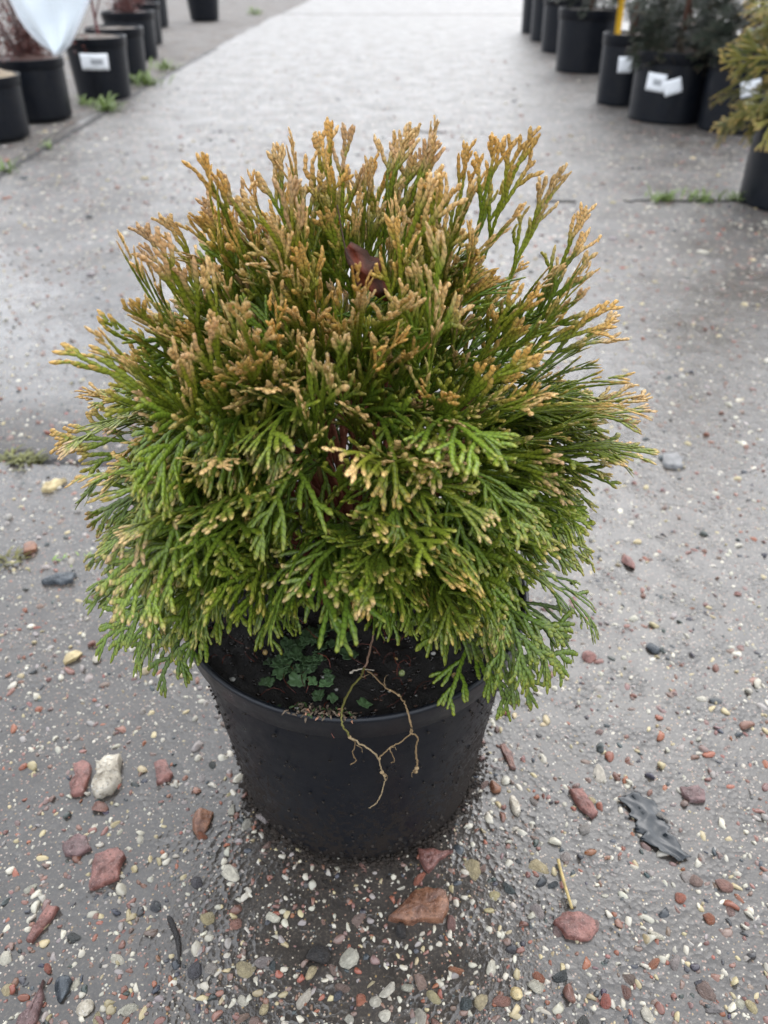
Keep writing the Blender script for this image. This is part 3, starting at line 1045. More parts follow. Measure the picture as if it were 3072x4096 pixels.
tanc, pale, olive = (0.22, 0.145, 0.072), (0.30, 0.22, 0.125), (0.15, 0.135, 0.035)
twig("stalk", [(0.0175, -0.060, 0.2180), (0.0171, -0.064, 0.216), (0.0148, -0.0797, 0.2155), (0.013, -0.0898, 0.2145)], 0.0010, 0.0012, 12, (0.30, 0.18, 0.12))
twig("stalk", [(0.0036, -0.094, 0.215), (0.0072, -0.0919, 0.215), (0.0131, -0.0908, 0.2148), (0.0198, -0.0919, 0.215)], 0.0011, 0.0006, 12, (0.42, 0.36, 0.28))
twig("stalk", [(0.013, -0.0898, 0.215), (0.0105, -0.0977, 0.2152), (0.004, -0.111, 0.2155), (0.0007, -0.1238, 0.2165), (0.0008, -0.1315, 0.2148), (0.0019, -0.1345, 0.2109), (0.0057, -0.1335, 0.1995)], 0.0012, 0.0009, 30, olive)
twig("stalk", [(0.0139, -0.0917, 0.215), (0.0208, -0.0992, 0.216), (0.0269, -0.1066, 0.2165), (0.0358, -0.1137, 0.217), (0.0394, -0.1199, 0.217), (0.0416, -0.1255, 0.2145), (0.0436, -0.129, 0.2075), (0.044, -0.1275, 0.1978)], 0.0008, 0.0010, 34, tanc)
twig("branchlet", [(0.0057, -0.1335, 0.1995), (0.0132, -0.1315, 0.1896), (0.0203, -0.1292, 0.1788), (0.0238, -0.1272, 0.1667), (0.0252, -0.1252, 0.1543), (0.0274, -0.1232, 0.1414), (0.025, -0.1212, 0.1231), (0.021, -0.1196, 0.1078), (0.016, -0.1186, 0.1005)], 0.0010, 0.0006, 44, pale)
twig("branchlet", [(0.044, -0.1275, 0.1978), (0.0377, -0.1275, 0.1886), (0.0305, -0.1275, 0.1816), (0.0239, -0.1275, 0.1722)], 0.0007, 0.0008, 20, tanc)
twig("branchlet", [(0.044, -0.1275, 0.1978), (0.0481, -0.1245, 0.1889), (0.0476, -0.1205, 0.1708), (0.049, -0.1183, 0.1552), (0.0475, -0.1173, 0.1423)], 0.0008, 0.0012, 24, tanc)
twig("branchlet", [(0.0057, -0.1335, 0.1995), (0.0089, -0.131, 0.1886), (0.0064, -0.1298, 0.1777), (0.0083, -0.1287, 0.169), (0.0052, -0.1282, 0.1639)], 0.0006, 0.0007, 20, (0.17, 0.11, 0.055))
twig("branchlet", [(0.0305, -0.1275, 0.1802), (0.0335, -0.1252, 0.1664), (0.0312, -0.1246, 0.1619)], 0.0006, 0.0006, 12, (0.17, 0.11, 0.055))
for k, (p0, p1, p2) in enumerate([((0.0105, -0.0977, 0.2152), (0.013, -0.100, 0.2175), (0.0165, -0.0985, 0.219)), ((0.0269, -0.1066, 0.2165), (0.0262, -0.1025, 0.2185), (0.0285, -0.0995, 0.220)), ((0.0252, -0.1252, 0.152), (0.0285, -0.1255, 0.149), (0.0292, -0.1245, 0.1435)),
                                  ((0.0485, -0.1178, 0.1470), (0.0455, -0.119, 0.1435), (0.0462, -0.1185, 0.139)), ((0.0089, -0.131, 0.1886), (0.0122, -0.1312, 0.186), (0.0135, -0.1305, 0.181)), ((0.0305, -0.1275, 0.1816), (0.0332, -0.1282, 0.1835), (0.0352, -0.1278, 0.181))]):
    twig("tendril", [p0, p1, p2], 0.0006, 0.0003, 9, (0.2, 0.135, 0.07), False)
for (a, b, c, s) in [(0.0057, -0.1335, 0.1995, 0.0017), (0.0238, -0.1275, 0.1700, 0.0018), (0.044, -0.1275, 0.1985, 0.0017), (0.0305, -0.1275, 0.1816, 0.0013), (0.0252, -0.1252, 0.1520, 0.0019), (0.0358, -0.1137, 0.217, 0.0015), (0.030, -0.110, 0.2168, 0.0013), (0.0485, -0.1175, 0.1470, 0.0022), (0.0485, -0.1172, 0.1425, 0.0019), (0.0270, -0.1240, 0.1480, 0.0018)]:
    V, F = lumpy(ICO1, r3, 0.4)
    mesh_obj("node", V * s * 0.78 * np.array([0.9, 0.7, 1.1]) + np.array([a, b, c]) - W0, F, M_DRY, weed, np.array([0.30, 0.21, 0.11]))


# ------------------------------------------------------------------ scale-leaf sprays (shared by every conifer here)
def finger(pts, w0, w1, sides, step, thick=0.42, zc=0.0, u0=0.0):
    """one flattened shoot in the spray plane; returns V, F, distance to its tip, uv"""
    P = np.asarray(pts, float)
    d = np.r_[0, np.cumsum(np.hypot(*np.diff(P, axis=0).T))]
    L = d[-1]
    n = max(3, int(round(L / step)) + 1)
    s = np.linspace(0, max(L * 0.9, L - 0.0009), n)
    Q = np.stack([np.interp(s, d, P[:, 0]), np.interp(s, d, P[:, 1])], -1)
    T = unit(np.gradient(Q, axis=0))
    N = np.stack([-T[:, 1], T[:, 0]], -1)
    q = s / L
    w = (w0 + (w1 - w0) * np.minimum(1, q * 1.6) ** 0.8) * (1 + 0.19 * np.where(np.arange(n) % 2 == 0, 1, -1))
    w = w * np.where(q > 0.62, np.sqrt(np.maximum(0.18, 1 - ((q - 0.62) / 0.42) ** 2)), 1.0)
    z = zc * q * q * L
    a = (np.arange(sides) + 0.5) * 2 * math.pi / sides
    V = np.empty((n, sides, 3))
    V[:, :, :2] = Q[:, None, :] + (w[:, None] * np.cos(a)[None, :])[:, :, None] * N[:, None, :]
    V[:, :, 2] = z[:, None] + (w[:, None] * np.sin(a)[None, :]) * thick
    V = V.reshape(-1, 3)
    tip = np.array([[*(P[-1]), zc * L]])
    V = np.vstack([V, tip])
    F = grid_faces(sides, n, True)
    c = len(V) - 1
    F = np.vstack([F, [(c, (n - 1) * sides + i, (n - 1) * sides + (i + 1) % sides) for i in range(sides)]])
    td = np.r_[np.repeat(L - s, sides), 0.0]
    uv = np.c_[np.r_[np.repeat(u0 + s, sides), u0 + L] / 0.0028, np.r_[np.tile((np.arange(sides)) / sides, n), 0.0]]
    return V, F.astype(np.int32), td, uv


def make_spray(r, L, dense=1.0, sides=6, step=0.0026, wmul=1.0, upright=False, lobed=True):
    parts = []

    def curve(o, ang, ln, bend, n=6):
        p = [np.array(o, float)]
        for i in range(n):
            ang2 = ang + bend * i / n
            p.append(p[-1] + ln / n * np.array([math.sin(ang2), math.cos(ang2)]))
        return np.array(p)
    W = (0.00132 if upright else 0.00154) * wmul

    def lobes(c, ln, k, z, u0):
        """short bud-like shoots clustered towards the end of a shoot"""
        sd = 1 if r.uniform() < 0.5 else -1
        d = np.r_[0, np.cumsum(np.hypot(*np.diff(c, axis=0).T))]
        for j in range(k):
            back = 0.0026 + 0.0030 * j * r.uniform(0.8, 1.2)
            f = 1 - back / ln
            if f < 0.15:
                break
            o = np.array([np.interp(f * d[-1], d, c[:, 0]), np.interp(f * d[-1], d, c[:, 1])])
            i = min(len(c) - 2, int(f * (len(c) - 1)))
            b2 = math.atan2(*(c[i + 1] - c[i]))
            l2 = r.uniform(0.0050, 0.0085) + 0.0008 * j
            a2 = sd * r.uniform(0.32, 0.55)
            q = finger(curve(o, b2 + a2, l2, -a2 * 0.5, 3), W * 0.8, W * r.uniform(0.85, 1.1), sides, max(step, 0.0022), 0.5, r.uniform(-0.3, 0.3), u0)
            q[0][:, 2] += z * f * f * ln
            parts.append(q)
            sd = -sd

    ax = curve((0, 0), r.uniform(-0.1, 0.1), L, r.uniform(-0.45, 0.45), 10)
    parts.append(finger(ax, W * 0.62, W * 1.05, sides, step, 0.50, r.uniform(-0.05, 0.05)))
    if lobed:
        lobes(ax, L, 3, 0.0, L)
    s = L * r.uniform(0.14, 0.24)
    side = 1 if r.uniform() < 0.5 else -1
    gap = (0.0165 if upright else 0.0100) / dense
    while s < L * 0.90:
        k = s / L * 10
        i = min(9, int(k))
        o = ax[i] + (ax[i + 1] - ax[i]) * (k - i)
        base = math.atan2(*(ax[i + 1] - ax[i]))
        ln = min(0.034 if upright else 0.038, (L - s) * r.uniform(0.45, 0.75) + 0.007)
        an = side * (r.uniform(0.25, 0.50) if upright else r.uniform(0.55, 0.95))
        c = curve(o, base + an, ln, -an * r.uniform(0.3, 0.9), 7)
        zc = r.uniform(-0.35, 0.25)
        parts.append(finger(c, W * 0.72, W * r.uniform(0.95, 1.12), sides, step, 0.42, zc, s))
        if lobed:
            lobes(c, ln, int(r.integers(0, 3)), zc, s)
        if ln > (0.020 if upright else 0.016):
            m = 1 if ln < 0.026 else 2
            sd = -side
            for j in range(m):
                f = r.uniform(0.25, 0.45) + 0.22 * j
                kk = f * 7
                ii = min(6, int(kk))
                oo = c[ii] + (c[ii + 1] - c[ii]) * (kk - ii)
                b2 = math.atan2(*(c[ii + 1] - c[ii]))
                l2 = (1 - f) * ln * r.uniform(0.55, 0.85) + 0.003
                a2 = sd * r.uniform(0.45, 0.8)
                cc = curve(oo, b2 + a2, l2, -a2 * 0.7, 5)
                q = finger(cc, W * 0.75, W * r.uniform(0.9, 1.1), sides, step, 0.42, r.uniform(-0.2, 0.2), s)
                q[0][:, 2] += zc * f * f * ln
                parts.append(q)
                if lobed and l2 > 0.009:
                    lobes(cc, l2, int(r.integers(1, 3)), zc * f, s)
                sd = -sd
        s += gap * r.uniform(0.75, 1.25)
        side = -side
    n = 0
    Vs, Fs, Ts, Us = [], [], [], []
    for V, F, td, uv in parts:
        Vs.append(V)
        Fs.append(F + n)
        Ts.append(td)
        Us.append(uv)
        n += len(V)
    return np.concatenate(Vs), np.concatenate(Fs), np.concatenate(Ts), np.concatenate(Us), L


rs = np.random.default_rng(3)
VGREEN = [make_spray(rs, L, rs.uniform(0.85, 1.1), wmul=1.08, lobed=False) for L in np.repeat([0.045, 0.058, 0.072, 0.086], 8)]
VAR = [make_spray(rs, L, rs.uniform(0.85, 1.15)) for L in np.repeat([0.045, 0.058, 0.072, 0.086], 9)]
VUP = [make_spray(rs, L, rs.uniform(0.85, 1.15), upright=True) for L in np.repeat([0.045, 0.058, 0.072, 0.086], 8)]
VLOW = [make_spray(rs, L, 0.8, 4, 0.008, 1.4, False, False) for L in np.repeat([0.06, 0.08, 0.10], 6)]


G_DARK, G_MID, G_YEL = np.array([0.062, 0.138, 0.016]), np.array([0.170, 0.270, 0.026]), np.array([0.400, 0.375, 0.036])
B_TAN, B_ORG, B_PINK = np.array([0.72, 0.490, 0.210]), np.array([0.66, 0.410, 0.120]), np.array([0.66, 0.430, 0.215])


def place_spray(var, o, D, roll, length, bend, bronze, r, kx=0.0, pal=None):
    """bend a spray variant and set it at o growing along D; returns V,F,col,uv"""
    V0, F, td, uv, L = var
    sc = length / L
    D = unit(D)
    ref = np.array([0, 0, 1.0]) if abs(D[2]) < 0.93 else np.array([0, -1.0, 0])
    Lx = unit(np.cross(D, ref))
    N = np.cross(Lx, D)
    c, s = math.cos(roll), math.sin(roll)
    Lx, N = Lx * c + N * s, N * c - Lx * s
    x, y, z = V0[:, 0] * sc, V0[:, 1] * sc, V0[:, 2] * min(1.15, sc)
    q = y / length
    # gravity bend about the lateral axis; arc keeps its length
    th = bend * np.clip(q, 0, 1.2)
    yy = np.where(abs(bend) > 1e-3, np.sin(th) / (bend + 1e-9) * length, y)
    zz = np.where(abs(bend) > 1e-3, (1 - np.cos(th)) / (bend + 1e-9) * length, 0)
    down = np.array([0, 0, -1.0]) if abs(D[2]) < 0.93 else unit(np.array([D[0], D[1], -0.05]))
    down = unit(down - D * (down @ D))
    P = np.asarray(o)[None] + x[:, None] * Lx + yy[:, None] * D + zz[:, None] * down + (z * 1.0 + kx * x * x / length)[:, None] * N
    reach = 0.0020 + 0.0125 * bronze * bronze
    tip = 1 - ss(0.0, 1.0, (td * sc - 0.4 * reach) / (0.9 * reach))
    zone = ss(0.58, 0.95, q + 0.30 * (bronze - 0.4))
    b = np.clip(ss(0.02, 0.45, bronze) * tip * zone, 0, 1)
    if pal is None:
        gr = G_DARK + (G_MID - G_DARK) * r.uniform(0.1, 1.0)
        gr = gr * r.uniform(0.8, 1.2)
        yel = np.clip((bronze * 0.70 + 0.12) * (0.15 + 0.95 * q) * r.uniform(0.5, 1.2) + 0.35 * (1 - ss(0.001, 0.006, td * sc)), 0, 0.95)
        br = B_TAN * 1.0 if r.uniform() < 0.55 else (B_ORG if r.uniform() < 0.65 else B_PINK)
    else:
        gr, yl, br = pal
        gr = gr * r.uniform(0.75, 1.25)
        yel = np.clip((0.25 + 0.75 * q) * r.uniform(0.2, 0.9), 0, 1)
    yv = G_YEL if pal is None else pal[1]
    col = gr[None] * (1 - yel[:, None]) + yv[None] * yel[:, None]
    col = col * (1 - b[:, None]) + (br * r.uniform(0.85, 1.15))[None] * b[:, None]
    return P, F, col, uv


# ------------------------------------------------------------------ the potted dwarf thuja
thuja = empty("thuja_shrub", (0, 0, SZ))
tag(thuja, "dwarf globe thuja with green scale foliage and bronze winter tips in pot", "shrub")
T0 = np.array([0, 0, SZ])
CEN = np.array([-0.004, 0.0, 0.335])


def outline(n):
    """distance from the crown centre to its surface along n"""
    h = math.hypot(n[0], n[1])
    az_ = math.atan2(n[1], n[0])
    rh = 0.174
    if n[2] > 0:
        r = 1 / math.sqrt((h / rh) ** 2 + (n[2] / 0.172) ** 2)
    else:
        r = 1 / math.sqrt((h / rh) ** 2 + (n[2] / 0.150) ** 2)
    r *= 1 + 0.05 * math.sin(3 * az_ + 1.3 + 2 * n[2]) + 0.04 * math.sin(5 * az_ + 4 * n[2])
    if n[0] < 0 and n[2] > 0.25:
        r *= 1 - 0.10 * (-n[0])
    return r


rt = np.random.default_rng(77)
sprays = []      # (V,F,col,uv,tip,score)


def add_spray(o, D, length, roll, bend, bronze, r, kx=0.0, upright=False, clear_front=True):
    li = int(np.argmin([abs(length - q) for q in (0.045, 0.058, 0.072, 0.086)]))
    var = VUP[li * 8 + int(r.integers(0, 8))] if upright else (VGREEN[li * 8 + int(r.integers(0, 8))] if r.uniform() > 0.15 + 2.2 * bronze else VAR[li * 9 + int(r.integers(0, 9))])
    sp = place_spray(var, o, D, roll, length, bend, bronze, r, kx)
    if clear_front:         # the front of the soil stays open to view
        P = sp[0]
        low = (P[:, 0] > -0.088) & (P[:, 0] < 0.068) & (P[:, 1] < -0.03) & (P[:, 2] < 0.205 + (-0.045 - P[:, 1]) * 1.0)
        if low.mean() > 0.10:
            return
    sprays.append([*sp, np.asarray(o), length])


NST = 98
stems = []
for i in range(NST):
    zz_ = 1 - (i + 0.5) / NST * 1.50
    a = i * 2.399963 + rt.normal() * 0.15
    h = math.sqrt(max(0, 1 - zz_ * zz_))
    n = unit(np.array([h * math.cos(a), h * math.sin(a), zz_]) + rt.normal(size=3) * 0.05)
    ro = outline(n)
    ro *= rt.uniform(0.9, 1.07)
    E = CEN + n * ro * 0.60
    E[2] = max(E[2], 0.222)
    b0 = np.array([rt.normal() * 0.012, rt.normal() * 0.012, SZ + 0.004 + 0.02 * rt.uniform()])
    ctrl = b0 + np.array([0.45 * (E[0] - b0[0]), 0.45 * (E[1] - b0[1]), 0.62 * (E[2] - b0[2]) + 0.004])
    t = np.linspace(0, 1, 12)[:, None]
    path = (1 - t) ** 2 * b0 + 2 * t * (1 - t) * ctrl + t * t * E
    stems.append((path, n, ro))
    up = n[2]
    ns = 5 if up > 0.40 else (8 if up > -0.2 else 7)
    for k in range(ns):
        f = rt.uniform(0.55, 1.0) if k else 1.0
        o = path[min(10, int(f * 11))] + (path[min(11, int(f * 11) + 1)] - path[min(10, int(f * 11))]) * rt.uniform()
        if up > 0.35:
            bias = np.array([0, 0, 0.75 + 0.4 * rt.uniform()])
            spread, rollsd, bend = 0.38, 3.0, rt.normal() * 0.3 + 0.1
        elif up > -0.1:
            bias = np.array([0, 0, 0.30])
            spread, rollsd, bend = 0.48, 0.7, rt.uniform(0.4, 1.4)
        else:
            bias = np.array([0, 0, 0.12])
            spread, rollsd, bend = 0.50, 0.6, rt.uniform(0.6, 1.4)
        D = unit(n + bias + rt.normal(size=3) * spread)
        if D @ n < 0.2:
            D = unit(D + n)
        # reach out to the crown surface along D
        oc = o - CEN
        best = 0.045
        for L in np.linspace(0.045, 0.11, 14):
            q = oc + D * L
            rq = np.linalg.norm(q)
            if rq < outline(q / rq) * 1.02:
                best = L
        length = float(np.clip(best * (rt.uniform(0.62, 1.24) if up > 0.2 else rt.uniform(0.80, 1.15)), 0.042, 0.100))
        hz = (o + D * length)[2]
        br = float(np.clip(ss(0.275, 0.56, hz) * 1.05 + rt.normal() * 0.12, 0.0, 1.0))
        add_spray(o, D, length, rt.normal() * rollsd, bend, br, rt, 0.0, up > 0.25 or (up > 0 and rt.uniform() < 0.4))

# short green sprays inside the crown
for i in range(180):
    n = unit(rt.normal(size=3))
    if n[2] < -0.55:
        continue
    o = CEN + n * outline(n) * rt.uniform(0.25, 0.62)
    o[2] = max(o[2], 0.235)
    D = unit(n + np.array([0, 0, 0.5]) + rt.normal(size=3) * 0.5)
    add_spray(o, D, rt.uniform(0.045, 0.062), rt.normal() * 1.5, rt.uniform(0, 0.8), float(rt.uniform(0.0, 0.12)), rt)

# sprays arching out over the front
for i in range(58):
    x = rt.uniform(-0.10, 0.09)
    z = rt.uniform(0.28, 0.405)
    o = np.array([x * 0.8, -0.040 - 0.045 * rt.uniform() + 0.4 * x * x, z])
    D = np.array([x * 4.0 + rt.normal() * 0.25, -0.75, (z - 0.33) * 3.0 + rt.normal() * 0.15])
    add_spray(o, D, rt.uniform(0.050, 0.076), rt.normal() * 0.8, rt.uniform(0.5, 1.4), float(np.clip(ss(0.27, 0.56, z) * 0.75 + rt.normal() * 0.10, 0, 1)), rt)

# sprays that make the outline: (tip, lean, length)
TIPS = [(-0.012, 0.02, 0.521), (-0.003, 0.02, 0.518), (-0.028, 0.02, 0.513), (-0.042, 0.02, 0.506), (-0.053, 0.02, 0.495), (-0.074, 0.02, 0.483), (-0.106, 0.0, 0.475), (-0.092, 0.0, 0.480),
        (-0.110, 0.0, 0.454), (0.028, 0.02, 0.519), (0.050, 0.02, 0.523), (0.041, 0.02, 0.515), (0.102, 0.02, 0.520), (0.091, 0.02, 0.514), (0.122, 0.02, 0.501), (0.074, 0.02, 0.508),
        (0.146, 0.02, 0.475), (0.144, 0.01, 0.454), (0.158, 0.0, 0.436), (0.165, 0.0, 0.425), (0.185, -0.01, 0.386), (0.193, -0.01, 0.344), (0.01, 0.02, 0.503), (0.018, 0.03, 0.502),
        (0.180, -0.02, 0.262), (-0.192, -0.01, 0.351), (-0.174, 0.0, 0.379), (-0.200, -0.02, 0.268), (-0.120, 0.0, 0.425), (-0.192, -0.02, 0.297), (-0.196, -0.04, 0.225), (-0.170, -0.06, 0.205)]
for T in TIPS:
    T = np.array(T) * np.array([0.97, 1, 1])
    L = rt.uniform(0.062, 0.085)
    d = unit(T - np.array([0.0, 0.0, 0.30]))
    d = unit(d + np.array([0, 0, 0.7 if T[2] > 0.45 else (0.1 if T[2] > 0.33 else -0.15)]))
    add_spray(T - d * L, d, L, rt.normal() * (3 if T[2] > 0.45 else 0.6), 0.05 if T[2] > 0.45 else 0.35, float(np.clip(ss(0.2, 0.46, T[2]) + 0.1, 0, 1)), rt, 0.0, T[2] > 0.42)
# drooping skirt over the rim: origin, direction, length, bend
for (o, D, L, b, rl) in [((0.078, -0.085, 0.268), (0.35, -0.5, -0.10), 0.082, 1.25, 0.2), ((0.092, -0.078, 0.262), (0.55, -0.5, -0.05), 0.078, 1.35, -0.3), ((0.082, -0.085, 0.262), (0.25, -0.6, -0.2), 0.074, 1.1, 0.4),
                         ((0.084, -0.080, 0.245), (-0.22, -0.4, -0.20), 0.056, 0.5, -0.2), ((0.10, -0.06, 0.255), (0.7, -0.3, 0.0), 0.075, 1.3, 0.1), ((0.105, -0.045, 0.265), (0.75, -0.25, 0.1), 0.08, 1.2, 0.3),
                         ((-0.088, -0.075, 0.262), (-0.35, -0.55, -0.15), 0.070, 1.0, 0.2), ((-0.098, -0.060, 0.256), (-0.5, -0.45, -0.1), 0.074, 1.1, -0.2), ((-0.082, -0.075, 0.268), (-0.1, -0.6, -0.15), 0.062, 1.0, 0.0),
                         ((-0.060, -0.050, 0.262), (0.15, -0.6, -0.15), 0.054, 0.7, 0.3), ((-0.045, -0.055, 0.285), (-0.05, -0.6, -0.05), 0.056, 0.9, -0.1), ((-0.012, -0.062, 0.300), (0.1, -0.6, -0.05), 0.058, 1.0, 0.2),
                         ((0.012, -0.06, 0.305), (0.1, -0.6, -0.1), 0.056, 0.9, -0.4), ((-0.12, -0.03, 0.25), (-0.8, -0.3, 0.0), 0.08, 0.9, 0.2), ((-0.125, -0.01, 0.245), (-0.85, -0.15, 0.0), 0.082, 0.8, -0.2),
                         ((-0.11, -0.05, 0.245), (-0.7, -0.5, 0.0), 0.078, 1.0, 0.3), ((0.05, -0.07, 0.290), (0.2, -0.6, -0.05), 0.064, 1.1, 0.3), ((0.035, -0.07, 0.305), (0.15, -0.6, 0.05), 0.065, 1.0, -0.2),
                         ((0.095, -0.07, 0.28), (0.5, -0.55, 0.0), 0.078, 1.2, 0.1), ((0.085, -0.08, 0.29), (0.3, -0.6, 0.0), 0.075, 1.2, -0.1), ((-0.095, -0.07, 0.285), (-0.4, -0.6, 0.0), 0.07, 1.0, -0.1),
                         ((-0.07, -0.065, 0.29), (-0.1, -0.6, 0.0), 0.062, 0.9, 0.2)]:
    add_spray(np.array(o), np.array(D), L, rl, b, float(rt.uniform(0.0, 0.10)), rt, 0.0, False, False)

# the 300 sprays that show largest are parts of their own
eye = CAMN
scored = []
for i, sp in enumerate(sprays):
    m = sp[0].mean(0)
    d = np.linalg.norm(m - eye)
    out = np.linalg.norm((m - CEN) / np.array([1, 1, 0.9]))
    face = unit(m - CEN) @ unit(eye - CEN)
    scored.append((face * 0.10 + out * 1.2 - d * 0.15, i))
scored.sort(reverse=True)
front = set(i for _, i in scored[:298])
rest = []
for i, sp in enumerate(sprays):
    if i in front:
        mesh_obj("spray", sp[0] - T0, sp[1], M_FOL, thuja, sp[2], sp[3])
    else:
        rest.append((sp[0] - T0, sp[1], sp[2], sp[3]))
V, F, C, U = merge(rest)
tag(mesh_obj("foliage", V, F, M_FOL, thuja, C, U), None, None, None, "stuff")

# trunk and branches
V, F = tube(smooth_path([(0.002, 0.0, -0.012), (0.0, 0.0, 0.010), (-0.004, 0.003, 0.03), (0.004, 0.0, 0.07), (0.0, 0.004, 0.12)], 16), np.linspace(0.012, 0.0055, 16) * (1 + 0.1 * np.sin(np.arange(16) * 2.3)), 10)
mesh_obj("trunk", V, F, M_BARK, thuja, np.array([0.10, 0.036, 0.02]))
for path, n, ro in stems:
    q = np.linspace(0, 1, len(path))[:, None]
    c = np.array([0.17, 0.055, 0.028]) * (1 - ss(0.72, 1.0, q)) + np.array([0.10, 0.11, 0.02]) * ss(0.72, 1.0, q)
    P = path + rt.normal(size=path.shape) * 0.0012
    rad = np.linspace(0.0026, 0.0011, len(path)) * rt.uniform(0.7, 1.15)
    V, F = tube(P, rad, 6)
    cc = np.vstack([np.repeat(c, 6, 0), c[:1], c[-1:]])
    mesh_obj("branch", V - T0, F, M_BARK, thuja, cc)

# dead leaf caught in the crown
lf = empty("dead_leaf", (0.008, -0.008, 0.455))
lf.scale = (0.72, 0.72, 0.72)
tag(lf, "curled red brown dead leaf caught among the top sprays", "leaf")
nu, nv = 9, 13
VV, CC = [], []
for j in range(nv):
    t = j / (nv - 1)
    w = 0.0115 * math.sin(math.pi * min(1, 0.06 + t * 0.94)) ** 0.8 * (1 + 0.22 * math.sin(t * 17) + 0.14 * math.sin(t * 29 + 1))
    for i in range(nu):
        s = i / (nu - 1) * 2 - 1
        x = -0.008 + 0.034 * t + s * w * 0.75
        z = 0.012 - 0.042 * t + s * w * 0.62
        y = 0.012 * s * s - 0.012 * math.sin(t * 3) + 0.004 * math.sin(s * 5 + t * 9) + 0.003 * math.sin(t * 15 - s * 3)
        VV.append((x, y, z))
        k = 0.5 + 0.5 * math.sin(s * 4 + t * 5)
        CC.append(np.array([0.045, 0.020, 0.014]) * (1 - k * 0.6) + np.array([0.22, 0.035, 0.008]) * k * 0.6)
o = mesh_obj("blade", np.array(VV), grid_faces(nu, nv), M_DRY, lf, np.array(CC))
o.modifiers.new("thickness", 'SOLIDIFY').thickness = 0.0004
V, F = tube(smooth_path([(-0.015, 0.01, 0.041), (-0.013, 0.008, 0.03), (-0.010, 0.002, 0.016), (-0.006, -0.004, 0.006), (0.010, -0.012, -0.012)], 14), 0.0006, 5)
mesh_obj("leaf_stalk", V, F, M_DRY, lf, np.array([0.06, 0.03, 0.022]))


# ------------------------------------------------------------------ nursery pots along both sides of the path
def label_patch(R0, R1, H, a0, a1, z0, z1, tilt, off):
    nu, nv = 8, 5
    V = []
    for j in range(nv):
        for i in range(nu):
            u, v = i / (nu - 1), j / (nv - 1)
            am = (a0 + a1) / 2
            da, dz = (u - 0.5) * (a1 - a0), (v - 0.5) * (z1 - z0)
            Rm = R0 + (R1 - R0) * (z0 + z1) / 2 / H
            xx, zz = da * Rm, dz
            c, s = math.cos(tilt), math.sin(tilt)
            xx, zz = xx * c - zz * s, xx * s + zz * c
            z = (z0 + z1) / 2 + zz
            rr = R0 + (R1 - R0) * z / H + off
            V.append((rr * math.cos(am + xx / Rm), rr * math.sin(am + xx / Rm), z))
    return np.array(V), grid_faces(nu, nv)


def nursery_pot(x, y, R, H, taper, label, soil_mat, labels=(), heap=0.0):
    e = empty("plant_pot", (x, y, 0))
    tag(e, label, "plant pot", "nursery pots beside the path")
    b, r = pot_shell(R, R * taper, H, H * 0.16, R * 0.035)
    V, F = lathe(b, 48)
    mesh_obj("body", V, F, M_POTB, e)
    V, F = lathe(r, 48)
    mesh_obj("rim", V, F, M_POTB, e)
    n = 32
    VV = [(0, 0, H * 0.985 + heap)]
    for q in (0.3, 0.6, 0.85, 1.0):
        for i in range(n):
            a = 2 * math.pi * i / n
            VV.append((R * 0.955 * q * math.cos(a), R * 0.955 * q * math.sin(a), H * (0.985 - 0.035 * q) + heap * (1 - q * q) + random.uniform(-0.004, 0.006)))
    FF = [(0, 1 + i, 1 + (i + 1) % n) for i in range(n)]
    for j in range(3):
        for i in range(n):
            a, bq = 1 + j * n + i, 1 + j * n + (i + 1) % n
            FF += [(a, a + n, bq + n), (a, bq + n, bq)]
    mesh_obj("soil", VV, FF, soil_mat, e)
    Rb = R * taper
    Rt = R * (1 - 0.035)
    for (am, wd, zc, ht, tilt, pr) in labels:
        V, F = label_patch(Rb, Rt, H, am - wd / R / 2, am + wd / R / 2, zc - ht / 2, zc + ht / 2, tilt, 0.0035)
        lo = mesh_obj("paper_label", V, F, M_LABEL, e)
        lo.modifiers.new("thickness", 'SOLIDIFY').thickness = 0.0008
        if pr:
            V, F = label_patch(Rb, Rt, H, am - wd / R * 0.12, am + wd / R * 0.30, zc - ht * 0.16, zc + ht * 0.16, tilt, 0.0050)
            mesh_obj("print", V, F, M_PRINT, lo)
    return e


H0 = -math.pi / 2
nursery_pot(-1.59, 2.82, 0.140, 0.210, 0.90, "black pot with straw covered soil at the left picture edge", M_SOILT, (), 0.03)
nursery_pot(-1.58, 3.25, 0.140, 0.226, 0.92, "black pot under the milky plastic sheet, second from left edge", M_SOILR, (), 0.02)
nursery_pot(-1.478, 3.797, 0.147, 0.258, 0.86, "black pot with one white printed label, left of the path", M_SOILB, [(H0 + 0.30 - 0.10, 0.135, 0.165, 0.068, -0.03, True)], 0.012)
nursery_pot(-1.585, 4.42, 0.155, 0.250, 0.88, "black pot hidden behind the white labelled pot on the left", M_SOILB)
nursery_pot(-1.835, 5.497, 0.172, 0.262, 0.90, "black pot with red leaf litter on the left of the path", M_SOILR)
nursery_pot(-2.06, 6.45, 0.176, 0.262, 0.90, "black pot behind the one with red leaf litter", M_SOILR)
nursery_pot(-2.42, 8.00, 0.180, 0.262, 0.90, "far black pot at the end of the left row", M_SOILB)
nursery_pot(-2.086, 8.786, 0.176, 0.300, 0.80, "tapered black pot standing alone far down the path's left", M_SOILB)
nursery_pot(1.145, 1.93, 0.158, 0.270, 0.93, "black pot nearest on the right, cut by the picture edge", M_SOILR)
nursery_pot(1.345, 3.06, 0.150, 0.262, 0.92, "black pot with a white label behind the golden thuja", M_SOILB, [(H0 - 0.14, 0.075, 0.165, 0.055, 0.25, False)])
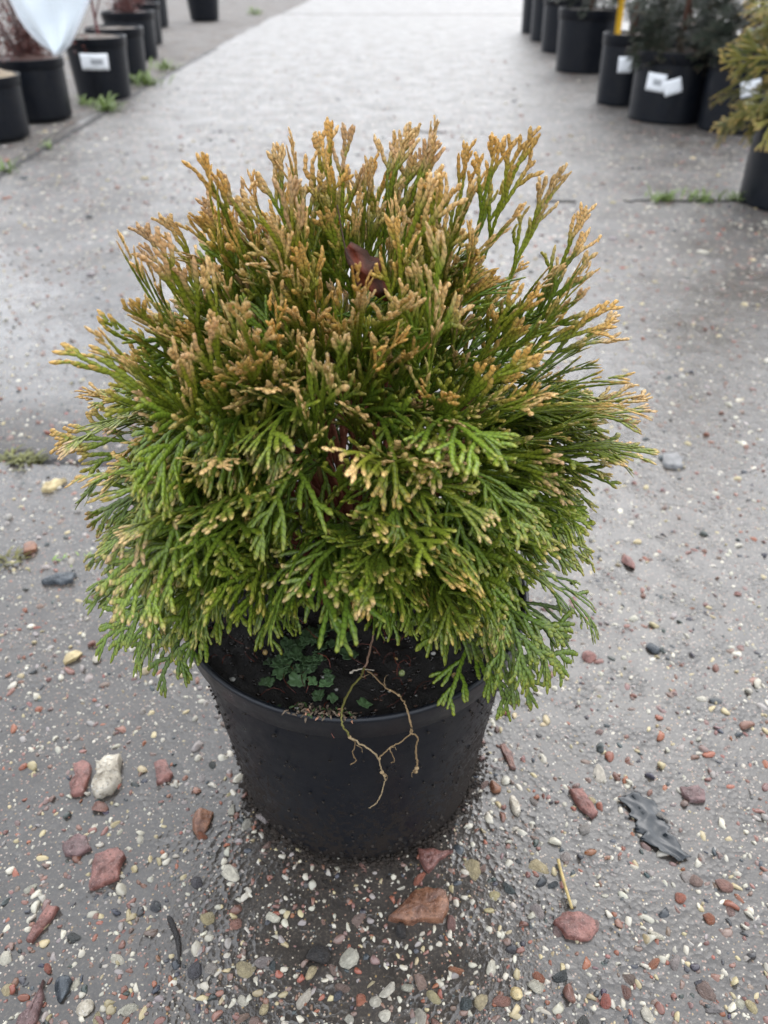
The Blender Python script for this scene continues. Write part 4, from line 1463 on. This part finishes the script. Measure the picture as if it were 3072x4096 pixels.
nursery_pot(1.139, 3.297, 0.172, 0.258, 0.94, "widest black pot with two white labels right of the path", M_SOILR, [(H0 - 0.70, 0.085, 0.152, 0.066, -0.06, True), (H0 - 0.27, 0.072, 0.140, 0.056, 0.32, False)])
nursery_pot(1.030, 3.700, 0.125, 0.285, 0.92, "narrow black pot with a white label and yellow stake", M_SOILB, [(H0 - 0.30, 0.062, 0.170, 0.064, 0.04, False)])
nursery_pot(1.060, 4.888, 0.182, 0.315, 0.90, "black pot behind the narrow one with the yellow stake", M_SOILB)
nursery_pot(1.118, 5.95, 0.185, 0.330, 0.92, "black pot in the right row, third from its far end", M_SOILB)
nursery_pot(1.138, 6.75, 0.185, 0.330, 0.92, "black pot in the right row, last but one", M_SOILB)
nursery_pot(1.145, 7.45, 0.185, 0.330, 0.92, "black pot at the far end of the right row", M_SOILB)
nursery_pot(1.50, 3.62, 0.17, 0.270, 0.92, "black pot in the dark gap behind the widest right pot", M_SOILB)
nursery_pot(1.47, 4.35, 0.17, 0.280, 0.92, "black pot in the second right row behind the yellow stake", M_SOILB)
nursery_pot(1.52, 5.10, 0.18, 0.300, 0.92, "black pot deepest in the second right row", M_SOILB)

# stakes and tags
def stake(name, a, b, w, mat, label):
    a, b = np.array(a, float), np.array(b, float)
    t = unit(b - a)
    s = unit(np.cross(t, [0, 1, 0])) * w / 2
    d = np.array([0, 0.0009, 0])
    V = [a - s * 0.2 - d, a + s * 0.2 - d, a + t * 0.04 + s - d, a + t * 0.04 - s - d, b + s - d, b - s - d]
    V = np.array(V + [v + 2 * d for v in V])
    F = [(0, 1, 2), (0, 2, 3), (3, 2, 4), (3, 4, 5), (6, 8, 7), (6, 9, 8), (9, 10, 8), (9, 11, 10)]
    for i, j in ((0, 1), (1, 2), (2, 4), (4, 5), (5, 3), (3, 0)):
        F += [(i, j, j + 6), (i, j + 6, i + 6)]
    return tag(mesh_obj(name, V, np.array(F, dtype=np.int32), mat, smooth=False), label, "plant tag")


stake("plant_stake", (0.958, 3.66, 0.235), (0.944, 3.65, 0.62), 0.028, M_STAKE, "upright yellow plastic stake in the narrow black pot")
stake("plant_stake", (-1.585, 2.74, 0.17), (-1.69, 2.72, 0.34), 0.022, M_STAKE, "slanting yellow stake in the straw covered pot")
stake("plant_stake", (1.145, 1.80, 0.19), (1.165, 1.79, 0.36), 0.030, M_PINK, "lilac plant tag in the nearest pot on the right")


# ------------------------------------------------------------------ plants in the row pots
def conifer(name, base, H, Rm, n, pal, bronze, label, seed, zlow=0.03, droop=0.5):
    r = np.random.default_rng(seed)
    e = empty(name, base)
    tag(e, label, "conifer", "conifers in the right row")
    V, F = tube([(0, 0, -0.03), (0.004, 0, H * 0.3), (0, 0.004, H * 0.7), (0, 0, H * 0.96)], [0.014, 0.011, 0.007, 0.002], 7)
    mesh_obj("trunk", V, F, M_BARK, e, np.array([0.09, 0.04, 0.025]))
    parts = []
    for i in range(n):
        t = r.uniform() ** 1.9
        z = zlow + (H - zlow) * t
        prof = math.sin(math.pi * min(1, 0.22 + 0.78 * t)) ** 0.7
        a = r.uniform(0, 6.283)
        rad = Rm * prof * r.uniform(0.25, 0.78)
        o = np.array([rad * math.cos(a), rad * math.sin(a), z])
        D = np.array([math.cos(a), math.sin(a), 0.55 * (t - 0.25) + r.normal() * 0.25])
        L = r.uniform(0.09, 0.15)
        parts.append(place_spray(VLOW[int(r.integers(0, len(VLOW)))], o, D, r.normal() * 1.0, L, r.uniform(0.1, 1.0) * droop, float(np.clip(bronze + r.normal() * 0.2, 0, 1)), r, 0.0, pal))
    V, F, C, U = merge(parts)
    mesh_obj("crown", V, F, M_FOL, e, C, U)
    return e


PG = (np.array([0.08, 0.12, 0.022]), np.array([0.36, 0.29, 0.045]), np.array([0.52, 0.36, 0.10]))
PD = (np.array([0.028, 0.042, 0.026]), np.array([0.055, 0.065, 0.035]), np.array([0.15, 0.10, 0.06]))
conifer("golden_thuja", (1.145, 1.93, 0.255), 0.72, 0.27, 330, PG, 0.85, "golden yellow thuja arching over the nearest right pot", 1, -0.02, 1.2)
conifer("dark_conifer", (1.345, 3.06, 0.25), 0.80, 0.20, 300, PD, 0.35, "dull green conifer between the widest pot and golden thuja", 2, 0.0, 0.4)
conifer("dark_conifer", (1.139, 3.297, 0.245), 0.85, 0.17, 340, PD, 0.30, "dark grey green conifer in the widest right pot", 3, -0.02, 0.3)
conifer("dark_conifer", (1.030, 3.70, 0.27), 0.75, 0.12, 120, PD, 0.2, "slim dark conifer beside the upright yellow stake", 4, 0.24, 0.2)
conifer("dark_conifer", (1.060, 4.888, 0.30), 0.80, 0.20, 160, PD, 0.15, "dark conifer behind the narrow pot with the stake", 5, 0.05, 0.3)
conifer("dark_conifer", (1.118, 5.95, 0.32), 0.90, 0.20, 120, PD, 0.15, "dark conifer in the right row, third from its far end", 6, 0.08, 0.3)
conifer("dark_conifer", (1.138, 6.75, 0.32), 0.90, 0.20, 120, PD, 0.15, "dark conifer in the right row, last but one", 7, 0.08, 0.3)
conifer("dark_conifer", (1.145, 7.45, 0.32), 0.90, 0.20, 120, PD, 0.15, "dark conifer at the far end of the right row", 8, 0.08, 0.3)


conifer("dark_conifer", (1.50, 3.62, 0.26), 0.85, 0.23, 300, PD, 0.2, "dark conifer filling the gap behind the widest right pot", 9, -0.02, 0.3)
conifer("dark_conifer", (1.47, 4.35, 0.27), 0.85, 0.23, 260, PD, 0.2, "dark conifer in the second right row behind the yellow stake", 10, -0.02, 0.3)
conifer("dark_conifer", (1.52, 5.10, 0.29), 0.85, 0.23, 220, PD, 0.2, "dark conifer deepest in the second right row", 11, -0.02, 0.3)


def barberry(base, H, Rm, n, label, seed, leafy=1.0):
    r = np.random.default_rng(seed)
    e = empty("barberry_shrub", base)
    tag(e, label, "shrub", "bare red shrubs in the left row")
    leaves = []
    for i in range(n):
        a = r.uniform(0, 6.283)
        sp = r.uniform(0.15, 1.0)
        end = np.array([Rm * sp * math.cos(a), Rm * sp * math.sin(a), H * r.uniform(0.55, 1.0) * (1.05 - 0.45 * sp)])
        st = np.array([0.25 * end[0] * r.uniform(), 0.25 * end[1] * r.uniform(), -0.02])
        P = smooth_path([st, st * 0.6 + end * 0.4 + np.array([0, 0, 0.05]), end], 8)
        V, F = tube(P, np.linspace(0.0032, 0.0012, 8), 5)
        mesh_obj("twig", V, F, M_BARK, e, np.array([0.075, 0.036, 0.034]) * r.uniform(0.7, 1.3))
        for k in range(int(44 * leafy)):
            q = P[int(r.integers(0, 8))] * np.array([1, 1, r.uniform(0.15, 1.0)]) + r.normal(size=3) * 0.022
            q[2] = max(q[2], 0.0)
            s = r.uniform(0.005, 0.012)
            u, v = unit(r.normal(size=3)), unit(r.normal(size=3))
            Vq = np.array([q - u * s, q + v * s * 0.5, q + u * s, q - v * s * 0.5])
            leaves.append((Vq, np.array([(0, 1, 2), (0, 2, 3)]), np.array([0.12, 0.042, 0.034]) * r.uniform(0.5, 1.5)))
    V, F, C, _ = merge(leaves)
    tag(mesh_obj("leaves", V, F, M_LEAF, e, C), None, None, None, "stuff")
    return e


barberry((-1.59, 2.84, 0.215), 0.42, 0.16, 12, "sparse bare shrub in the straw covered left pot", 1, 0.3)
barberry((-1.58, 3.25, 0.213), 0.42, 0.25, 36, "red brown twiggy shrub under the milky plastic sheet", 2, 1.6)
barberry((-1.835, 5.497, 0.25), 0.45, 0.20, 22, "red brown shrub in the pot with red leaf litter", 3, 1.6)
barberry((-2.06, 6.45, 0.25), 0.45, 0.20, 16, "red brown shrub one pot behind the red leaf litter", 4, 1.0)
barberry((-2.42, 8.00, 0.25), 0.45, 0.20, 12, "thin shrub in the far left row end pot", 5, 0.5)
# single red stem in the labelled pot
e = empty("young_shrub", (-1.445, 3.80, 0.24))
tag(e, "single red stemmed young shrub in the white labelled pot", "shrub")
V, F = tube(smooth_path([(0, 0, -0.02), (-0.012, 0, 0.05), (-0.018, 0.01, 0.16), (-0.03, 0.0, 0.34)], 10), np.linspace(0.008, 0.004, 10), 7)
mesh_obj("stem", V, F, M_BARK, e, np.array([0.10, 0.018, 0.018]))
for k, (a, b) in enumerate([((-0.014, 0, 0.08), (0.05, 0.02, 0.24)), ((-0.018, 0, 0.15), (-0.08, 0.02, 0.30)), ((-0.02, 0, 0.2), (0.03, -0.04, 0.34))]):
    V, F = tube([a, (np.array(a) + np.array(b)) / 2 + np.array([0.006, 0, 0.01]), b], [0.004, 0.003, 0.0015], 6)
    mesh_obj("twig", V, F, M_BARK, e, np.array([0.09, 0.02, 0.02]))

# milky plastic sheet hanging over the left pots, with a thick hem
nu, nv = 30, 26
VV = []
for j in range(nv):
    v = (j / (nv - 1)) ** 1.6
    for i in range(nu):
        u = i / (nu - 1) * 2 - 1
        zq = 0.62 * v
        wr = float(np.interp(zq, [0, 0.012, 0.03, 0.10, 0.21, 0.4, 0.62], [0.005, 0.025, 0.052, 0.105, 0.178, 0.23, 0.25]))
        wf = float(np.interp(zq, [0, 0.012, 0.03, 0.10, 0.21, 0.4, 0.62], [0.005, 0.028, 0.058, 0.115, 0.155, 0.18, 0.19]))
        x = u * (wf if u < 0 else wr)
        z = 0.62 * v
        y = -0.05 * math.cos(u * 1.3) * (1 - 0.3 * v) + 0.012 * math.sin(u * 6 + v * 5) + 0.008 * math.sin(v * 13 - u * 3)
        VV.append((x, y, z))
VV = np.array(VV)
sheet = empty("plastic_sheet", (-1.365, 3.06, 0.262))
tag(sheet, "pale milky plastic sheet with white hem hanging over left pots", "plastic sheet")
o = mesh_obj("film", VV, grid_faces(nu, nv), M_FILM, sheet)
o.modifiers.new("thickness", 'SOLIDIFY').thickness = 0.0012
G = VV.reshape(nv, nu, 3)
edge = np.vstack([G[::-1, 0], G[0, 1:-1], G[:, -1]])
V, F = tube(edge[::2], 0.009, 7, True)
mesh_obj("hem", V, F, M_FLEECE, sheet)


# ------------------------------------------------------------------ weeds and moss in the joints
def weed_tuft(name, x, y, s, n, label, seed, col=(0.13, 0.185, 0.045), cat="weed", grp="weeds in the paving joints", flat=0.0):
    r = np.random.default_rng(seed)
    if cat == "weed":
        n, s = int(n * 1.6), s * 0.95
    e = empty(name, (x, y, -0.004))
    tag(e, label, cat, grp)
    for i in range(n):
        a = r.uniform(0, 6.283)
        L = s * r.uniform(0.5, 1.1)
        o = np.array([r.normal() * s * 0.45, r.normal() * s * 0.25, 0])
        upz = r.uniform(0.25, 0.9) * (1 - flat)
        t = np.linspace(0, 1, 5)
        P = o + np.stack([np.cos(a) * L * t * 0.8, np.sin(a) * L * t * 0.8, L * upz * np.sin(t * 1.9)], -1)
        w = s * 0.055 * np.sin(np.pi * (0.12 + 0.86 * t)) * r.uniform(0.7, 1.5)
        sd = np.array([-math.sin(a), math.cos(a), 0.1])
        V = np.vstack([P - w[:, None] * sd, P + np.array([0, 0, 0.02 * s]), P + w[:, None] * sd])
        V = V.reshape(3, 5, 3).transpose(1, 0, 2).reshape(-1, 3)
        o_ = mesh_obj("blade", V, grid_faces(3, 5), M_LEAF, e, np.array(col) * r.uniform(0.6, 1.4))
    return e


weed_tuft("weed", -1.345, 3.41, 0.085, 34, "bright green weed before the white labelled pot", 1)
weed_tuft("weed", -1.500, 3.58, 0.060, 18, "pale weed at the foot of the white labelled pot", 2)
weed_tuft("weed", -1.400, 4.21, 0.090, 30, "green weed right of the pot hidden behind the labelled one", 3)
weed_tuft("weed", -1.457, 4.85, 0.080, 24, "weed along the left path edge near the red litter pot", 4)
weed_tuft("weed", -1.285, 2.60, 0.040, 12, "tiny weed in the crack along the left path edge", 5)
weed_tuft("weed", -1.305, 2.24, 0.050, 16, "small weed at the left picture edge by the crack", 6)
weed_tuft("weed", -1.70, 9.56, 0.10, 20, "far weed strip by the lone tapered pot", 7)
weed_tuft("weed", 0.775, 1.945, 0.050, 34, "leftmost of three green weeds in the joint by the nearest pot", 8)
weed_tuft("weed", 0.886, 1.945, 0.050, 30, "middle one of three green weeds in the right joint", 9)
weed_tuft("weed", 0.985, 1.955, 0.045, 24, "weed in the joint touching the nearest right pot", 10)
weed_tuft("moss_tuft", -0.515, 0.487, 0.034, 60, "olive moss tuft in the joint at the left edge", 11, (0.12, 0.12, 0.03), "moss", None, 0.5)
weed_tuft("moss_tuft", -0.445, 0.260, 0.028, 34, "olive moss tuft at the left edge by the slate flake", 12, (0.13, 0.12, 0.03), "moss", None, 0.5)
weed_tuft("seedling", -0.385, 0.265, 0.018, 7, "bright green seedling behind the slate flake", 13, (0.22, 0.36, 0.06), "seedling", None, 0.4)
weed_tuft("seedling", -0.352, 0.272, 0.016, 7, "paler green seedling closest to the shrub's left side", 14, (0.24, 0.34, 0.08), "seedling", None, 0.4)
